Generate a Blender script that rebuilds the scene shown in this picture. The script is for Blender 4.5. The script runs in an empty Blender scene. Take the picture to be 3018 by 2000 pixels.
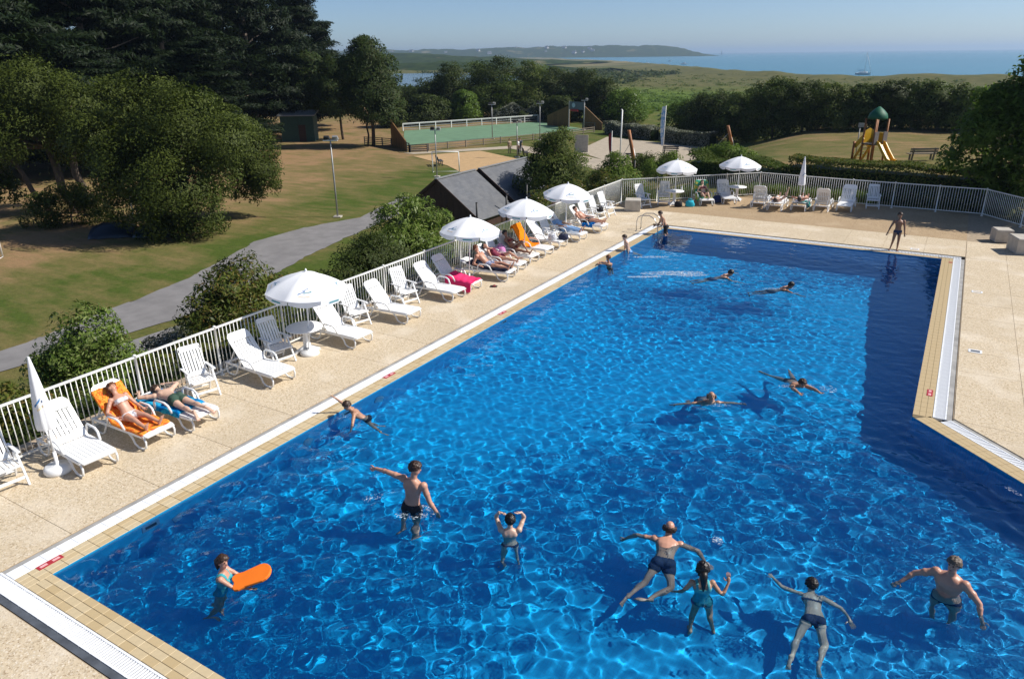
import bpy, math, random
import numpy as np
from mathutils import Vector, Matrix

# ------------------------------------------------------------------ camera, sky, sun, exposure
S = bpy.context.scene
COL = S.collection
cam = bpy.data.cameras.new('camera'); cam_o = bpy.data.objects.new('camera', cam); COL.objects.link(cam_o)
S.camera = cam_o
cam.sensor_width = 36.0; cam.lens = 25.58; cam.clip_start = .1; cam.clip_end = 60000
YAW, PITCH, ROLL = -.544, .373, -.012
cam_o.location = (10.735, -4.111, 7.3)
cam_o.rotation_euler = (Matrix.Rotation(-YAW, 3, 'Z') @ Matrix.Rotation(math.pi/2-PITCH, 3, 'X') @ Matrix.Rotation(ROLL, 3, 'Z')).to_euler()
SUN_EL = math.radians(43)
SUN_H = Vector((.84, .54, 0)).normalized()
SUN_DIR = (SUN_H*math.cos(SUN_EL) + Vector((0, 0, math.sin(SUN_EL)))).normalized()
world = bpy.data.worlds.new('World'); S.world = world; world.use_nodes = True
wn = world.node_tree
sky = wn.nodes.new('ShaderNodeTexSky'); sky.sky_type = 'NISHITA'; sky.sun_disc = False
sky.sun_elevation = SUN_EL; sky.sun_rotation = math.atan2(SUN_H.x, SUN_H.y)
sky.air_density = .65; sky.dust_density = 0.5; sky.ozone_density = 5.0; sky.altitude = 0
wn.links.new(sky.outputs[0], wn.nodes['Background'].inputs[0])
wn.nodes['Background'].inputs[1].default_value = .10
sun = bpy.data.lights.new('sun', 'SUN'); sun_o = bpy.data.objects.new('sun', sun); COL.objects.link(sun_o)
sun.energy = 5.0; sun.angle = math.radians(.5); sun.color = (1, .955, .88)
sun_o.rotation_euler = SUN_DIR.to_track_quat('Z', 'Y').to_euler(); sun_o.location = (40, 40, 60)
sun.cycles.is_caustics_light = True
S.view_settings.view_transform = 'Standard'; S.view_settings.look = 'None'
S.view_settings.exposure = 0.2; S.view_settings.gamma = 1.0
S.render.engine = 'CYCLES'
S.cycles.use_denoising = True
S.cycles.max_bounces = 8; S.cycles.transparent_max_bounces = 8; S.cycles.volume_bounces = 0
S.cycles.sample_clamp_indirect = 4.0

# ------------------------------------------------------------------ helpers
rng = np.random.default_rng(7); random.seed(7)
PI = math.pi
def ss(a, b, x):
    t = np.clip((x-a)/(b-a), 0, 1); return t*t*(3-2*t)

def tag(o, label=None, cat=None, group=None, kind=None):
    if label: o['label'] = label
    if cat: o['category'] = cat
    if group: o['group'] = group
    if kind: o['kind'] = kind
    return o

def mesh(name, V, F, mats, idx=None, smooth=False):
    """mesh data from vertex and face lists; F a list of faces or an (n,4)/(n,3) array"""
    me = bpy.data.meshes.new(name)
    if isinstance(F, np.ndarray):
        V = np.asarray(V, np.float32); k = F.shape[1]
        me.vertices.add(len(V)); me.vertices.foreach_set('co', V.ravel())
        me.loops.add(F.size); me.loops.foreach_set('vertex_index', F.ravel().astype(np.int32))
        me.polygons.add(len(F)); me.polygons.foreach_set('loop_start', np.arange(0, F.size, k, dtype=np.int32))
        me.polygons.foreach_set('loop_total', np.full(len(F), k, np.int32))
    else:
        me.from_pydata([tuple(v) for v in V], [], F)
    for m in (mats if isinstance(mats, (list, tuple)) else [mats]): me.materials.append(m)
    n = len(me.polygons)
    if idx is not None: me.polygons.foreach_set('material_index', np.asarray(idx, np.int32))
    if smooth is not False:
        me.polygons.foreach_set('use_smooth', np.ones(n, bool) if smooth is True else np.asarray(smooth, bool))
    me.update(calc_edges=True)
    return me

def obj(name, data, parent=None, loc=None, rotz=None):
    o = bpy.data.objects.new(name, data); COL.objects.link(o)
    if parent is not None: o.parent = parent
    if loc is not None: o.location = loc
    if rotz is not None: o.rotation_euler = (0, 0, rotz)
    return o

def thing(name, label, cat, loc=(0, 0, 0), rotz=0, group=None):
    o = obj(name, None, None, loc, rotz); o.empty_display_size = .2
    return tag(o, label, cat, group)

def struct(name, me, parent=None):
    o = obj(name, me, parent)
    if parent is None: o['kind'] = 'structure'
    return o

def copy_tree(o, parent=None):
    c = o.copy(); COL.objects.link(c); c.parent = parent
    for ch in o.children: copy_tree(ch, c)
    return c

def dup(root, loc, rotz, label=None, group=None, scale=None):
    c = copy_tree(root); c.location = loc; c.rotation_euler = (0, 0, rotz)
    if label: c['label'] = label
    if group: c['group'] = group
    if scale: c.scale = scale if isinstance(scale, (tuple, list)) else (scale,)*3
    return c

class MB:
    """collects shapes, builds ONE mesh"""
    def __init__(s): s.V = []; s.F = []; s.I = []; s.S = []
    def add(s, V, F, mi=0, sm=False):
        b = len(s.V); s.V += [tuple(map(float, v)) for v in V]; s.F += [tuple(b+i for i in f) for f in F]
        s.I += [mi]*len(F); s.S += [sm]*len(F); return s
    def box(s, c, d, M=None, mi=0, bev=0):
        x, y, z = d[0]/2, d[1]/2, d[2]/2
        if bev:
            V = []
            for sz in (-1, 1):
                for (sx, sy) in ((-1, -1), (1, -1), (1, 1), (-1, 1)): V.append((sx*x, sy*y, sz*(z-bev)))
            for sz in (-1, 1):
                for (sx, sy) in ((-1, -1), (1, -1), (1, 1), (-1, 1)): V.append((sx*(x-bev), sy*(y-bev), sz*z))
            F = [(0, 1, 5, 4), (1, 2, 6, 5), (2, 3, 7, 6), (3, 0, 4, 7), (11, 10, 9, 8), (12, 13, 14, 15)]
            F += [(4, 5, 13, 12), (5, 6, 14, 13), (6, 7, 15, 14), (7, 4, 12, 15), (1, 0, 8, 9), (2, 1, 9, 10), (3, 2, 10, 11), (0, 3, 11, 8)]
        else:
            V = [(sx*x, sy*y, sz*z) for sz in (-1, 1) for (sx, sy) in ((-1, -1), (1, -1), (1, 1), (-1, 1))]
            F = [(3, 2, 1, 0), (4, 5, 6, 7), (0, 1, 5, 4), (1, 2, 6, 5), (2, 3, 7, 6), (3, 0, 4, 7)]
        V = [Vector(v) for v in V]
        if M is not None: V = [M @ v for v in V]
        return s.add([v+Vector(c) for v in V], F, mi)
    def beam(s, a, b, w, h, mi=0, up=(0, 0, 1)):
        a, b = Vector(a), Vector(b); d = (b-a); L = d.length; d.normalize()
        r = d.cross(Vector(up))
        if r.length < 1e-4: r = Vector((1, 0, 0))
        r.normalize(); u = r.cross(d)
        M = Matrix((d, r, u)).transposed()
        return s.box((a+b)/2, (L, w, h), M, mi)
    def tube(s, pts, r, n=8, mi=0, cap=True, sm=True, closed=False):
        P = [Vector(p) for p in pts]; m = len(P)
        R_ = r if isinstance(r, (list, tuple)) else [r]*m
        V = []; ref = None
        for i in range(m):
            if closed: d = P[(i+1) % m]-P[i-1]
            else: d = P[min(i+1, m-1)]-P[max(i-1, 0)]
            d.normalize()
            if ref is None:
                ref = d.orthogonal().normalized()
            ref = (ref-d*ref.dot(d))
            if ref.length < 1e-5: ref = d.orthogonal()
            ref.normalize(); b = d.cross(ref)
            for k in range(n):
                a = 2*PI*k/n; V.append(P[i]+(ref*math.cos(a)+b*math.sin(a))*R_[i])
        F = []
        for i in range(m if closed else m-1):
            j = (i+1) % m
            for k in range(n): F.append((i*n+k, i*n+(k+1) % n, j*n+(k+1) % n, j*n+k))
        s.add(V, F, mi, sm)
        if cap and not closed:
            b = len(s.V)-len(V)
            s.F += [tuple(b+k for k in range(n-1, -1, -1)), tuple(b+(m-1)*n+k for k in range(n))]; s.I += [mi, mi]; s.S += [False, False]
        return s
    def lathe(s, prof, n=16, c=(0, 0, 0), mi=0, sm=True, cap=True):
        V = [(c[0]+r*math.cos(2*PI*k/n), c[1]+r*math.sin(2*PI*k/n), c[2]+z) for r, z in prof for k in range(n)]
        F = [(i*n+k, i*n+(k+1) % n, (i+1)*n+(k+1) % n, (i+1)*n+k) for i in range(len(prof)-1) for k in range(n)]
        b = len(s.V); s.add(V, F, mi, sm)
        if cap:
            s.F += [tuple(b+k for k in range(n-1, -1, -1)), tuple(b+(len(prof)-1)*n+k for k in range(n))]; s.I += [mi, mi]; s.S += [False, False]
        return s
    def prism(s, poly, z0, z1, mi=0):
        n = len(poly); V = [(x, y, z0) for x, y in poly]+[(x, y, z1) for x, y in poly]
        F = [tuple(range(n-1, -1, -1)), tuple(range(n, 2*n))]+[(i, (i+1) % n, n+(i+1) % n, n+i) for i in range(n)]
        return s.add(V, F, mi)
    def xf(s, M):
        s.V = [tuple(M @ Vector(v)) for v in s.V]; return s
    def data(s, name, mats): return mesh(name, s.V, s.F, mats, s.I, s.S)
    def build(s, name, mats, parent=None, loc=None, rotz=None): return obj(name, s.data(name, mats), parent, loc, rotz)

# ------------------------------------------------------------------ materials
def new_mat(name):
    m = bpy.data.materials.new(name); m.use_nodes = True; nt = m.node_tree
    return m, nt, nt.nodes['Principled BSDF']
def N(nt, t, **kw):
    n = nt.nodes.new(t)
    for k, v in kw.items():
        if k.startswith('i_'):
            key = k[2:]; n.inputs[int(key) if key.isdigit() else key.replace('_', ' ')].default_value = v
        else: setattr(n, k, v)
    return n
def ramp(nt, src, stops):
    r = nt.nodes.new('ShaderNodeValToRGB'); e = r.color_ramp.elements
    while len(e) < len(stops): e.new(.5)
    for el, (p, c) in zip(e, stops): el.position = p; el.color = (*c, 1)
    nt.links.new(src, r.inputs[0]); return r.outputs[0]
def noise(nt, scale, detail=3, rough=.55, coord='Object', dist=0, stretch=None):
    tc = nt.nodes.new('ShaderNodeTexCoord'); n = nt.nodes.new('ShaderNodeTexNoise')
    n.inputs['Scale'].default_value = scale; n.inputs['Detail'].default_value = detail; n.inputs['Roughness'].default_value = rough; n.inputs['Distortion'].default_value = dist
    src = tc.outputs[coord]
    if stretch:
        mp = nt.nodes.new('ShaderNodeMapping'); mp.inputs['Scale'].default_value = stretch; nt.links.new(src, mp.inputs[0]); src = mp.outputs[0]
    nt.links.new(src, n.inputs['Vector']); return n.outputs['Fac']
def mixc(nt, f, a, b, mode='MIX'):
    m = nt.nodes.new('ShaderNodeMix'); m.data_type = 'RGBA'; m.blend_type = mode
    for sock, v in ((m.inputs['Factor'], f), (m.inputs[6], a), (m.inputs[7], b)):
        if isinstance(v, (int, float)): sock.default_value = v
        elif isinstance(v, tuple): sock.default_value = (*v, 1)
        else: nt.links.new(v, sock)
    return m.outputs[2]
def mapr(nt, v, a, b, c=0., d=1.):
    m = nt.nodes.new('ShaderNodeMapRange'); nt.links.new(v, m.inputs[0])
    for i, k in enumerate((a, b, c, d)): m.inputs[i+1].default_value = k
    return m.outputs[0]
def bump(nt, bs, h, strength=.3, dist=.02):
    b = nt.nodes.new('ShaderNodeBump'); b.inputs['Strength'].default_value = strength; b.inputs['Distance'].default_value = dist
    nt.links.new(h, b.inputs['Height']); nt.links.new(b.outputs[0], bs.inputs['Normal'])
def simple(name, c, rough=.5, var=.12, scale=6., metal=0., bmp=0., spec=.5, bscale=40., island=False):
    m, nt, bs = new_mat(name)
    f = noise(nt, scale, 4)
    lo = tuple(max(0, x*(1-var)) for x in c); hi = tuple(min(1, x*(1+var)) for x in c)
    col = ramp(nt, f, [(.3, lo), (.7, hi)])
    if island:
        oi = nt.nodes.new('ShaderNodeObjectInfo')
        col = mixc(nt, .3, col, ramp(nt, oi.outputs['Random'], [(0, tuple(x*.55 for x in c)), (1, tuple(min(1, x*1.35) for x in c))]))
    nt.links.new(col, bs.inputs['Base Color'])
    bs.inputs['Roughness'].default_value = rough; bs.inputs['Metallic'].default_value = metal
    bs.inputs['Specular IOR Level'].default_value = spec
    if bmp: bump(nt, bs, noise(nt, bscale, 4), bmp, .01)
    return m
def leaf_mat(name, cols, trans=.25, rough=.55):
    m, nt, bs = new_mat(name)
    g = nt.nodes.new('ShaderNodeNewGeometry')
    n = len(cols); c1 = ramp(nt, g.outputs['Random Per Island'], [(i/(n-1), c) for i, c in enumerate(cols)])
    big = mapr(nt, noise(nt, .9, 2), .35, .65)
    oi = nt.nodes.new('ShaderNodeObjectInfo')
    c2 = mixc(nt, mapr(nt, oi.outputs['Random'], 0, 1, 0, .22), c1, tuple(x*y for x, y in zip(cols[1], (1.15, 1.1, .8))))
    c3 = mixc(nt, big, mixc(nt, .4, c2, cols[1]), c2)
    nt.links.new(c3, bs.inputs['Base Color']); bs.inputs['Roughness'].default_value = rough; bs.inputs['Specular IOR Level'].default_value = .12
    tr = nt.nodes.new('ShaderNodeBsdfTranslucent'); nt.links.new(mixc(nt, .5, c3, (.12, .2, .02)), tr.inputs[0])
    mx = nt.nodes.new('ShaderNodeMixShader'); mx.inputs[0].default_value = trans
    out = nt.nodes['Material Output']; nt.links.new(bs.outputs[0], mx.inputs[1]); nt.links.new(tr.outputs[0], mx.inputs[2]); nt.links.new(mx.outputs[0], out.inputs[0])
    return m

M = {}
M['plastic'] = simple('white_resin', (.83, .83, .82), .38, .05, 3)
M['fence_white'] = simple('white_painted_metal', (.8, .79, .74), .4, .08, 4)
M['canvas'] = simple('white_canvas', (.84, .84, .85), .8, .04, 3)
M['steel'] = simple('stainless_steel', (.55, .53, .5), .25, .1, 5, metal=1.)
M['galv'] = simple('galvanised_metal', (.34, .34, .33), .5, .2, 5, metal=.4)
M['black_metal'] = simple('black_painted_metal', (.02, .02, .022), .5, .3, 5)
M['brown_wood'] = simple('brown_stained_wood', (.055, .026, .016), .7, .35, 9, bmp=.3, island=True)
M['honey_wood'] = simple('honey_stained_wood', (.2, .105, .035), .65, .3, 5, bmp=.3, island=True)
M['grey_wood'] = simple('weathered_grey_wood', (.2, .165, .12), .8, .3, 6, bmp=.3, island=True)
M['bench_wood'] = simple('dark_bench_wood', (.06, .055, .05), .7, .3, 6)
M['orange_wood'] = simple('orange_round_wood', (.33, .12, .03), .6, .25, 4)
m_, nt_, bs_ = new_mat('grey_slate')
br_ = N(nt_, 'ShaderNodeTexBrick'); br_.inputs['Scale'].default_value = 1; br_.inputs['Brick Width'].default_value = .25; br_.inputs['Row Height'].default_value = .16; br_.inputs['Mortar Size'].default_value = .006
br_.inputs['Color1'].default_value = (.085, .09, .10, 1); br_.inputs['Color2'].default_value = (.12, .125, .135, 1); br_.inputs['Mortar'].default_value = (.08, .08, .085, 1)
mp_ = nt_.nodes.new('ShaderNodeMapping'); mp_.inputs['Rotation'].default_value = (0, 0, PI/2); tc_ = nt_.nodes.new('ShaderNodeTexCoord'); nt_.links.new(tc_.outputs['Object'], mp_.inputs[0]); nt_.links.new(mp_.outputs[0], br_.inputs['Vector'])
nt_.links.new(mixc(nt_, mapr(nt_, noise(nt_, 1.2, 5), .4, .65, 0, .45), br_.outputs['Color'], (.15, .15, .15)), bs_.inputs['Base Color']); bs_.inputs['Roughness'].default_value = .6; bump(nt_, bs_, br_.outputs['Fac'], -.4, .02)
M['slate'] = m_
M['concrete'] = simple('pale_concrete', (.46, .42, .36), .9, .15, 4, bmp=.2)
M['yellow'] = simple('yellow_plastic', (.72, .42, .02), .4, .1, 3)
M['green_pl'] = simple('green_plastic', (.0, .10, .045), .6, .1, 3)
M['red'] = simple('red_enamel', (.42, .03, .04), .45, .1, 20)
M['pinkwhite'] = simple('pale_pink_enamel', (.8, .42, .42), .45, .1, 20)
M['orange_foam'] = simple('orange_foam', (.92, .2, .01), .6, .05, 4)
M['dark_green_wall'] = simple('dark_green_boards', (.03, .075, .055), .7, .2, 4)
M['bark'] = simple('bark', (.09, .065, .045), .9, .4, 7, bmp=.5)
M['pale_bark'] = simple('pale_bark', (.24, .19, .15), .9, .4, 6, bmp=.5)
M['blue_logo'] = simple('blue_print', (.03, .16, .38), .7, .1, 9)
M['teal_logo'] = simple('teal_print', (.05, .3, .34), .7, .1, 9)
M['sand_logo'] = simple('sand_print', (.8, .64, .4), .7, .1, 9)
# ------------------------------------------------------------------ the setting: terrain, sea, headland, paths, courts
SHX = np.array([-2600, -1884, -1113, -662, -387, -248, -157, -87, -45, 8, 150, 400, 900])
SHY = np.array([4600, 3420, 2182, 1504, 1037, 801, 631, 528, 500, 475, 430, 380, 300])
def T(x, y):
    x = np.asarray(x, float); y = np.asarray(y, float)
    zl = -2.4-.6*ss(22, 48, y)
    a = -11-3*ss(30, 42, y); b = -4.6+4.0*ss(30, 42, y)
    zr = -.35+.35*ss(46, 54, y)*ss(-2, 5, x)
    z = zl+(zr-zl)*ss(a, b, x)
    far = -6.2-1.3*ss(150, 450, y)+.8*np.sin(x/37+1)*np.sin(y/53)
    z = z+(far-z)*ss(118, 185, y+.25*np.minimum(x, 0))
    d = np.interp(x, SHX, SHY)-y
    z = z+2.2*np.exp(-((d-45)/28)**2)*ss(200, 300, y)*(1+.4*np.sin(x/23)*np.sin(x/9.))
    z = z+(-12-z)*ss(8, -40, d)
    u = ((x+316)*.78+(y-420)*.62)/62.; v = (-(x+316)*.62+(y-420)*.78)/135.
    z = z+(-8.2-z)*ss(1.25, .85, np.hypot(u, v))
    return z
def Tz(x, y): return float(T(x, y))

def ground_mat():
    m, nt, bs = new_mat('ground_turf')
    tc = nt.nodes.new('ShaderNodeTexCoord'); sp = nt.nodes.new('ShaderNodeSeparateXYZ'); nt.links.new(tc.outputs['Object'], sp.inputs[0])
    fine = noise(nt, 6, 5, .65); mid = noise(nt, .35, 4, .6, dist=.6); big = noise(nt, .09, 3, .55, dist=.4)
    streak = noise(nt, .8, 4, .6, stretch=(.45, 1.6, 1))
    green = ramp(nt, fine, [(.25, (.05, .074, .012)), (.75, (.086, .12, .022))])
    dry = ramp(nt, fine, [(.25, (.16, .12, .05)), (.75, (.25, .185, .08))])
    bare = ramp(nt, fine, [(.25, (.24, .15, .075)), (.75, (.33, .21, .11))])
    add = N(nt, 'ShaderNodeMath', operation='ADD'); nt.links.new(mid, add.inputs[0]); nt.links.new(streak, add.inputs[1])
    add2 = N(nt, 'ShaderNodeMath', operation='ADD'); nt.links.new(add.outputs[0], add2.inputs[0]); nt.links.new(big, add2.inputs[1])
    ln = N(nt, 'ShaderNodeMath', operation='MULTIPLY_ADD'); nt.links.new(sp.outputs[1], ln.inputs[0]); ln.inputs[1].default_value = .24; nt.links.new(sp.outputs[0], ln.inputs[2])
    away = mapr(nt, ln.outputs[0], -19, -27, -.12, .34)       # the mown strip along the path stays green, the bank beyond is dry
    add3 = N(nt, 'ShaderNodeMath', operation='ADD'); nt.links.new(add2.outputs[0], add3.inputs[0]); nt.links.new(away, add3.inputs[1]); add2 = add3
    mnd = N(nt, 'ShaderNodeMath', operation='MULTIPLY'); nt.links.new(mapr(nt, sp.outputs[0], -9, -3, 0, 1), mnd.inputs[0]); nt.links.new(mapr(nt, sp.outputs[1], 42, 50, 0, .26), mnd.inputs[1])
    add4 = N(nt, 'ShaderNodeMath', operation='ADD'); nt.links.new(add3.outputs[0], add4.inputs[0]); nt.links.new(mnd.outputs[0], add4.inputs[1]); add2 = add4
    c = mixc(nt, mapr(nt, add2.outputs[0], 1.22, 1.78), green, dry)
    c = mixc(nt, mapr(nt, add2.outputs[0], 1.75, 2.0), c, bare)
    # dune and heath farther out
    dn = noise(nt, .03, 5, .65); dn2 = noise(nt, .16, 5, .7)
    heath = ramp(nt, dn2, [(.3, (.055, .09, .012)), (.7, (.12, .18, .024))])
    marr = ramp(nt, dn2, [(.3, (.06, .07, .02)), (.55, (.115, .11, .036)), (.75, (.16, .135, .052))])
    dm = N(nt, 'ShaderNodeMath', operation='MULTIPLY_ADD'); nt.links.new(dn, dm.inputs[0]); dm.inputs[1].default_value = 150
    nt.links.new(sp.outputs[1], dm.inputs[2])
    far = mixc(nt, mapr(nt, dm.outputs[0], 310, 420), heath, marr)
    c = mixc(nt, mapr(nt, sp.outputs[1], 112, 150), c, far)
    # far coast pales to grass and trees patches
    c = mixc(nt, mapr(nt, sp.outputs[1], 700, 1100), c, ramp(nt, noise(nt, .012, 4), [(.35, (.05, .07, .02)), (.6, (.22, .18, .09))]))
    nt.links.new(c, bs.inputs['Base Color']); bs.inputs['Roughness'].default_value = .95; bs.inputs['Specular IOR Level'].default_value = .1
    bump(nt, bs, noise(nt, 9, 6, .75), .7, .05)
    return m
M['ground'] = ground_mat()
def axis(parts):
    out = []
    for a, b, st in parts: out += list(np.arange(a, b, st))
    return np.array(out+[parts[-1][1]])
gx = axis([(-2600, -600, 80), (-600, -200, 20), (-200, -80, 5), (-80, -20, 1.5), (-20, 20, .8), (20, 80, 5), (80, 900, 41)])
gy = axis([(-45, -10, 3), (-10, 60, 1.0), (60, 130, 1.75), (130, 300, 5), (300, 700, 7), (700, 1500, 25), (1500, 4600, 100)])
X, Y = np.meshgrid(gx, gy, indexing='ij'); Z = T(X, Y)
Z = Z+(.35*np.sin(X*.21)*np.sin(Y*.17+X*.05)+.3*np.sin(X*.083+2)*np.sin(Y*.061))*ss(125, 220, Y)
under = (X > -3.9) & (X < 30) & (Y < 30.5+np.clip((X+4)*.9, 0, 4.9))
Z[under] = -4.2
ni, nj = X.shape
ii = np.arange(ni-1)[:, None]*nj+np.arange(nj-1)[None]
GF = np.stack([ii, ii+nj, ii+nj+1, ii+1], -1).reshape(-1, 4)
struct('ground', mesh('ground', np.c_[X.ravel(), Y.ravel(), Z.ravel()], GF, M['ground'], smooth=True))

def sheet(name, poly, mat, dz, sub=1.0, rag=0.):
    """flat or terrain-following sheet for a polygon given in metres"""
    import bmesh
    bm = bmesh.new(); vs = [bm.verts.new((x, y, 0)) for x, y in poly]; bm.faces.new(vs)
    xs = [p[0] for p in poly]; ys = [p[1] for p in poly]
    for ax, (lo, hi) in ((0, (min(xs), max(xs))), (1, (min(ys), max(ys)))):
        for c in np.arange(lo+sub, hi, sub):
            co = (c, 0, 0) if ax == 0 else (0, c, 0); no = (1, 0, 0) if ax == 0 else (0, 1, 0)
            bmesh.ops.bisect_plane(bm, geom=bm.verts[:]+bm.edges[:]+bm.faces[:], plane_co=co, plane_no=no)
    for v in bm.verts: v.co.z = Tz(v.co.x, v.co.y)+dz*.5+.012
    if rag:
        rj = np.random.default_rng(9)
        for v in bm.verts:
            if v.is_boundary: v.co.x += rj.normal(0, rag); v.co.y += rj.normal(0, rag)
    bm.normal_update()
    for f in bm.faces:
        if f.normal.z < 0: f.normal_flip()
    me = bpy.data.meshes.new(name); bm.to_mesh(me); bm.free(); me.materials.append(mat)
    return struct(name, me)
M['asphalt'] = simple('grey_asphalt', (.2, .19, .185), .9, .16, 1.4, bmp=.3, bscale=60)
M['sand'] = simple('orange_sand', (.46, .30, .145), .95, .12, 2., bmp=.3)
M['gravel'] = simple('pale_stabilised_gravel', (.40, .335, .25), .95, .12, 2., bmp=.3)
M['court'] = simple('green_court_surface', (.125, .225, .13), .85, .12, .8)
sheet('path', [(-15.3, -4), (-15.5, 7.3), (-15.2, 10.0), (-14.9, 12.7), (-16.7, 19.6), (-17.5, 21.9), (-19.8, 30), (-20.5, 32.5), (-23.5, 40), (-25.8, 40), (-22.3, 31.5), (-22.9, 27.0), (-22.6, 23.2), (-19.6, 16.6), (-18.7, 13.4), (-18.4, 11.6), (-17.6, 8.6), (-17.4, 7), (-17, -4)], M['asphalt'], .03, .6, .045)
sheet('garden_path', [(-14.3, 9.2), (-9.4, 6.4), (-9.4, 8.6), (-11.6, 9.6), (-14.2, 12.2)], M['asphalt'], .03, .5)
sheet('sand_pitch', [(-40.7, 60.4), (-36.6, 67.6), (-25.0, 61.2), (-29.4, 53.2), (-33.1, 56.2)], M['sand'], .04, 2)
sheet('court', [(-48.1, 67.9), (-60.1, 83), (-49.0, 104.3), (-36.2, 95.4)], M['court'], .05, 3)
sheet('gravel_pitch', [(-29.6, 87.5), (-15.0, 81.5), (-14.3, 72.5), (-20.5, 66.5), (-26.5, 72)], M['gravel'], .04, 2)
sheet('court_path', [(-43.5, 62.2), (-41.8, 61.9), (-34.5, 71), (-27, 66.5), (-18.5, 60.2), (-11.0, 72.2), (-9.4, 75.4), (-12.5, 77.0), (-19.2, 66), (-27.5, 70.8), (-35.2, 74.3)], M['gravel'], .02, 2)

# sea and pond
def water_mat(name, c, rough, sc, st):
    m, nt, bs = new_mat(name)
    f = noise(nt, sc, 6, .6, stretch=(1, 2.2, 1))
    col = ramp(nt, noise(nt, .004, 3), [(.35, c), (.65, tuple(x*1.25 for x in c))])
    nt.links.new(col, bs.inputs['Base Color']); bs.inputs['Roughness'].default_value = rough; bs.inputs['IOR'].default_value = 1.33
    bump(nt, bs, f, st, .4); return m
M['sea'] = water_mat('sea_water', (.03, .15, .195), .22, .35, .5)
M['pond'] = water_mat('pond_water', (.012, .04, .08), .1, .6, .15)
xs = axis([(-9000, -3000, 1500), (-3000, 3000, 500), (3000, 15000, 3000)]); ys = axis([(250, 3000, 250), (3000, 26000, 2300)])
X2, Y2 = np.meshgrid(xs, ys, indexing='ij'); nj2 = len(ys)
i2 = np.arange(len(xs)-1)[:, None]*nj2+np.arange(nj2-1)[None]
struct('sea', mesh('sea', np.c_[X2.ravel(), Y2.ravel(), np.full(X2.size, -9.0)], np.stack([i2, i2+nj2, i2+nj2+1, i2+1], -1).reshape(-1, 4), M['sea']))
pr = [((316*-1)+.78*a*62-.62*b*135, 420+.62*a*62+.78*b*135, -7.15) for a, b in [(1.1*math.cos(t_), 1.1*math.sin(t_)) for t_ in np.linspace(0, 2*PI, 28, endpoint=False)]]
struct('pond', mesh('pond', pr, [tuple(range(28))], M['pond']))

# headland: ridge behind the bay, wooded and hazy, and a nearer wooded hill
def ridge(name, pts, width, mat, seed, rough=3.):
    r = np.random.default_rng(seed)
    P = np.array(pts, float); t = np.r_[0, np.cumsum(np.hypot(*np.diff(P[:, :2], axis=0).T))]
    n = int(t[-1]/18); tt = np.linspace(0, t[-1], n); c = np.c_[[np.interp(tt, t, P[:, k]) for k in range(3)]].T
    d = np.gradient(c[:, :2], axis=0); d /= np.linalg.norm(d, axis=1)[:, None]; nrm = np.c_[-d[:, 1], d[:, 0]]
    prof = [(-1, 0), (-.8, .35), (-.55, .68), (-.25, .92), (0, 1), (.3, .9), (.7, .5), (1, 0)]
    V = []
    nz = np.zeros(n)
    for lam, a in ((340, .8), (130, .5), (60, .5), (36, .6)):
        nz += a*np.interp(tt, np.arange(0, t[-1]+lam, lam), r.normal(0, 1, len(np.arange(0, t[-1]+lam, lam))))
    for (w, h) in prof:
        j = r.normal(0, rough*.6, n)*(h > .1)
        zz = -11+(c[:, 2]+11+rough*nz*h)*h+j
        V.append(np.c_[c[:, 0]+nrm[:, 0]*w*width, c[:, 1]+nrm[:, 1]*w*width, zz])
    V = np.concatenate(V); k = len(prof)
    i3 = np.arange(k-1)[:, None]*n+np.arange(n-1)[None]
    F = np.stack([i3, i3+1, i3+n+1, i3+n], -1).reshape(-1, 4)
    return struct(name, mesh(name, V, F, mat, smooth=True))
m_, nt_, bs_ = new_mat('wooded_slope')
nt_.links.new(mixc(nt_, mapr(nt_, noise(nt_, .012, 4), .60, .70), ramp(nt_, noise(nt_, .05, 5, .7), [(.3, (.012, .022, .008)), (.7, (.05, .075, .02))]), (.17, .15, .075)), bs_.inputs['Base Color'])
bs_.inputs['Roughness'].default_value = 1; bs_.inputs['Specular IOR Level'].default_value = 0
M['wooded'] = m_
hl = ridge('headland', [(-4200, 2700, 24), (-3100, 2900, 30), (-2500, 3000, 34), (-2050, 3150, 38), (-1750, 3300, 41), (-1500, 3420, 40), (-1320, 3520, 34), (-1180, 3580, 18), (-1110, 3610, 0), (-1070, 3630, -9)], 300, M['wooded'], 3, 2.4)
ridge('wooded_hill', [(-1500, 1350, 8), (-1150, 1300, 12), (-880, 1180, 9), (-720, 1120, 3), (-560, 1080, -4), (-480, 1060, -9)], 150, M['wooded'], 5, 2.6)
ridge('low_bank', [(-760, 800, -1), (-560, 720, 1.5), (-420, 690, 0), (-330, 660, -2.5), (-270, 640, -6)], 60, M['wooded'], 8, 1.6)
# white houses scattered on the headland
M['limewash'] = simple('white_limewash', (.55, .53, .5), .9, .05, .2); M['slate_far'] = simple('slate_roof', (.12, .125, .14), .8, .1, .2)
hm = MB(); hm.box((0, 0, 2.6), (13, 8, 5.2), mi=0)
hm.add([(-6.8, -4.4, 5.2), (6.8, -4.4, 5.2), (6.8, 4.4, 5.2), (-6.8, 4.4, 5.2), (-6.8, 0, 9), (6.8, 0, 9)], [(0, 1, 5, 4), (2, 3, 4, 5), (1, 2, 5), (3, 0, 4), (3, 2, 1, 0)], 1)
hm.box((5, 0, 9), (1, 1.2, 2.4), mi=0)
hdata = hm.data('house', [M['limewash'], M['slate_far']])
from mathutils.bvhtree import BVHTree
hv = BVHTree.FromPolygons([v.co[:] for v in hl.data.vertices], [p_.vertices[:] for p_ in hl.data.polygons])
r5 = np.random.default_rng(12); k = 0
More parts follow.
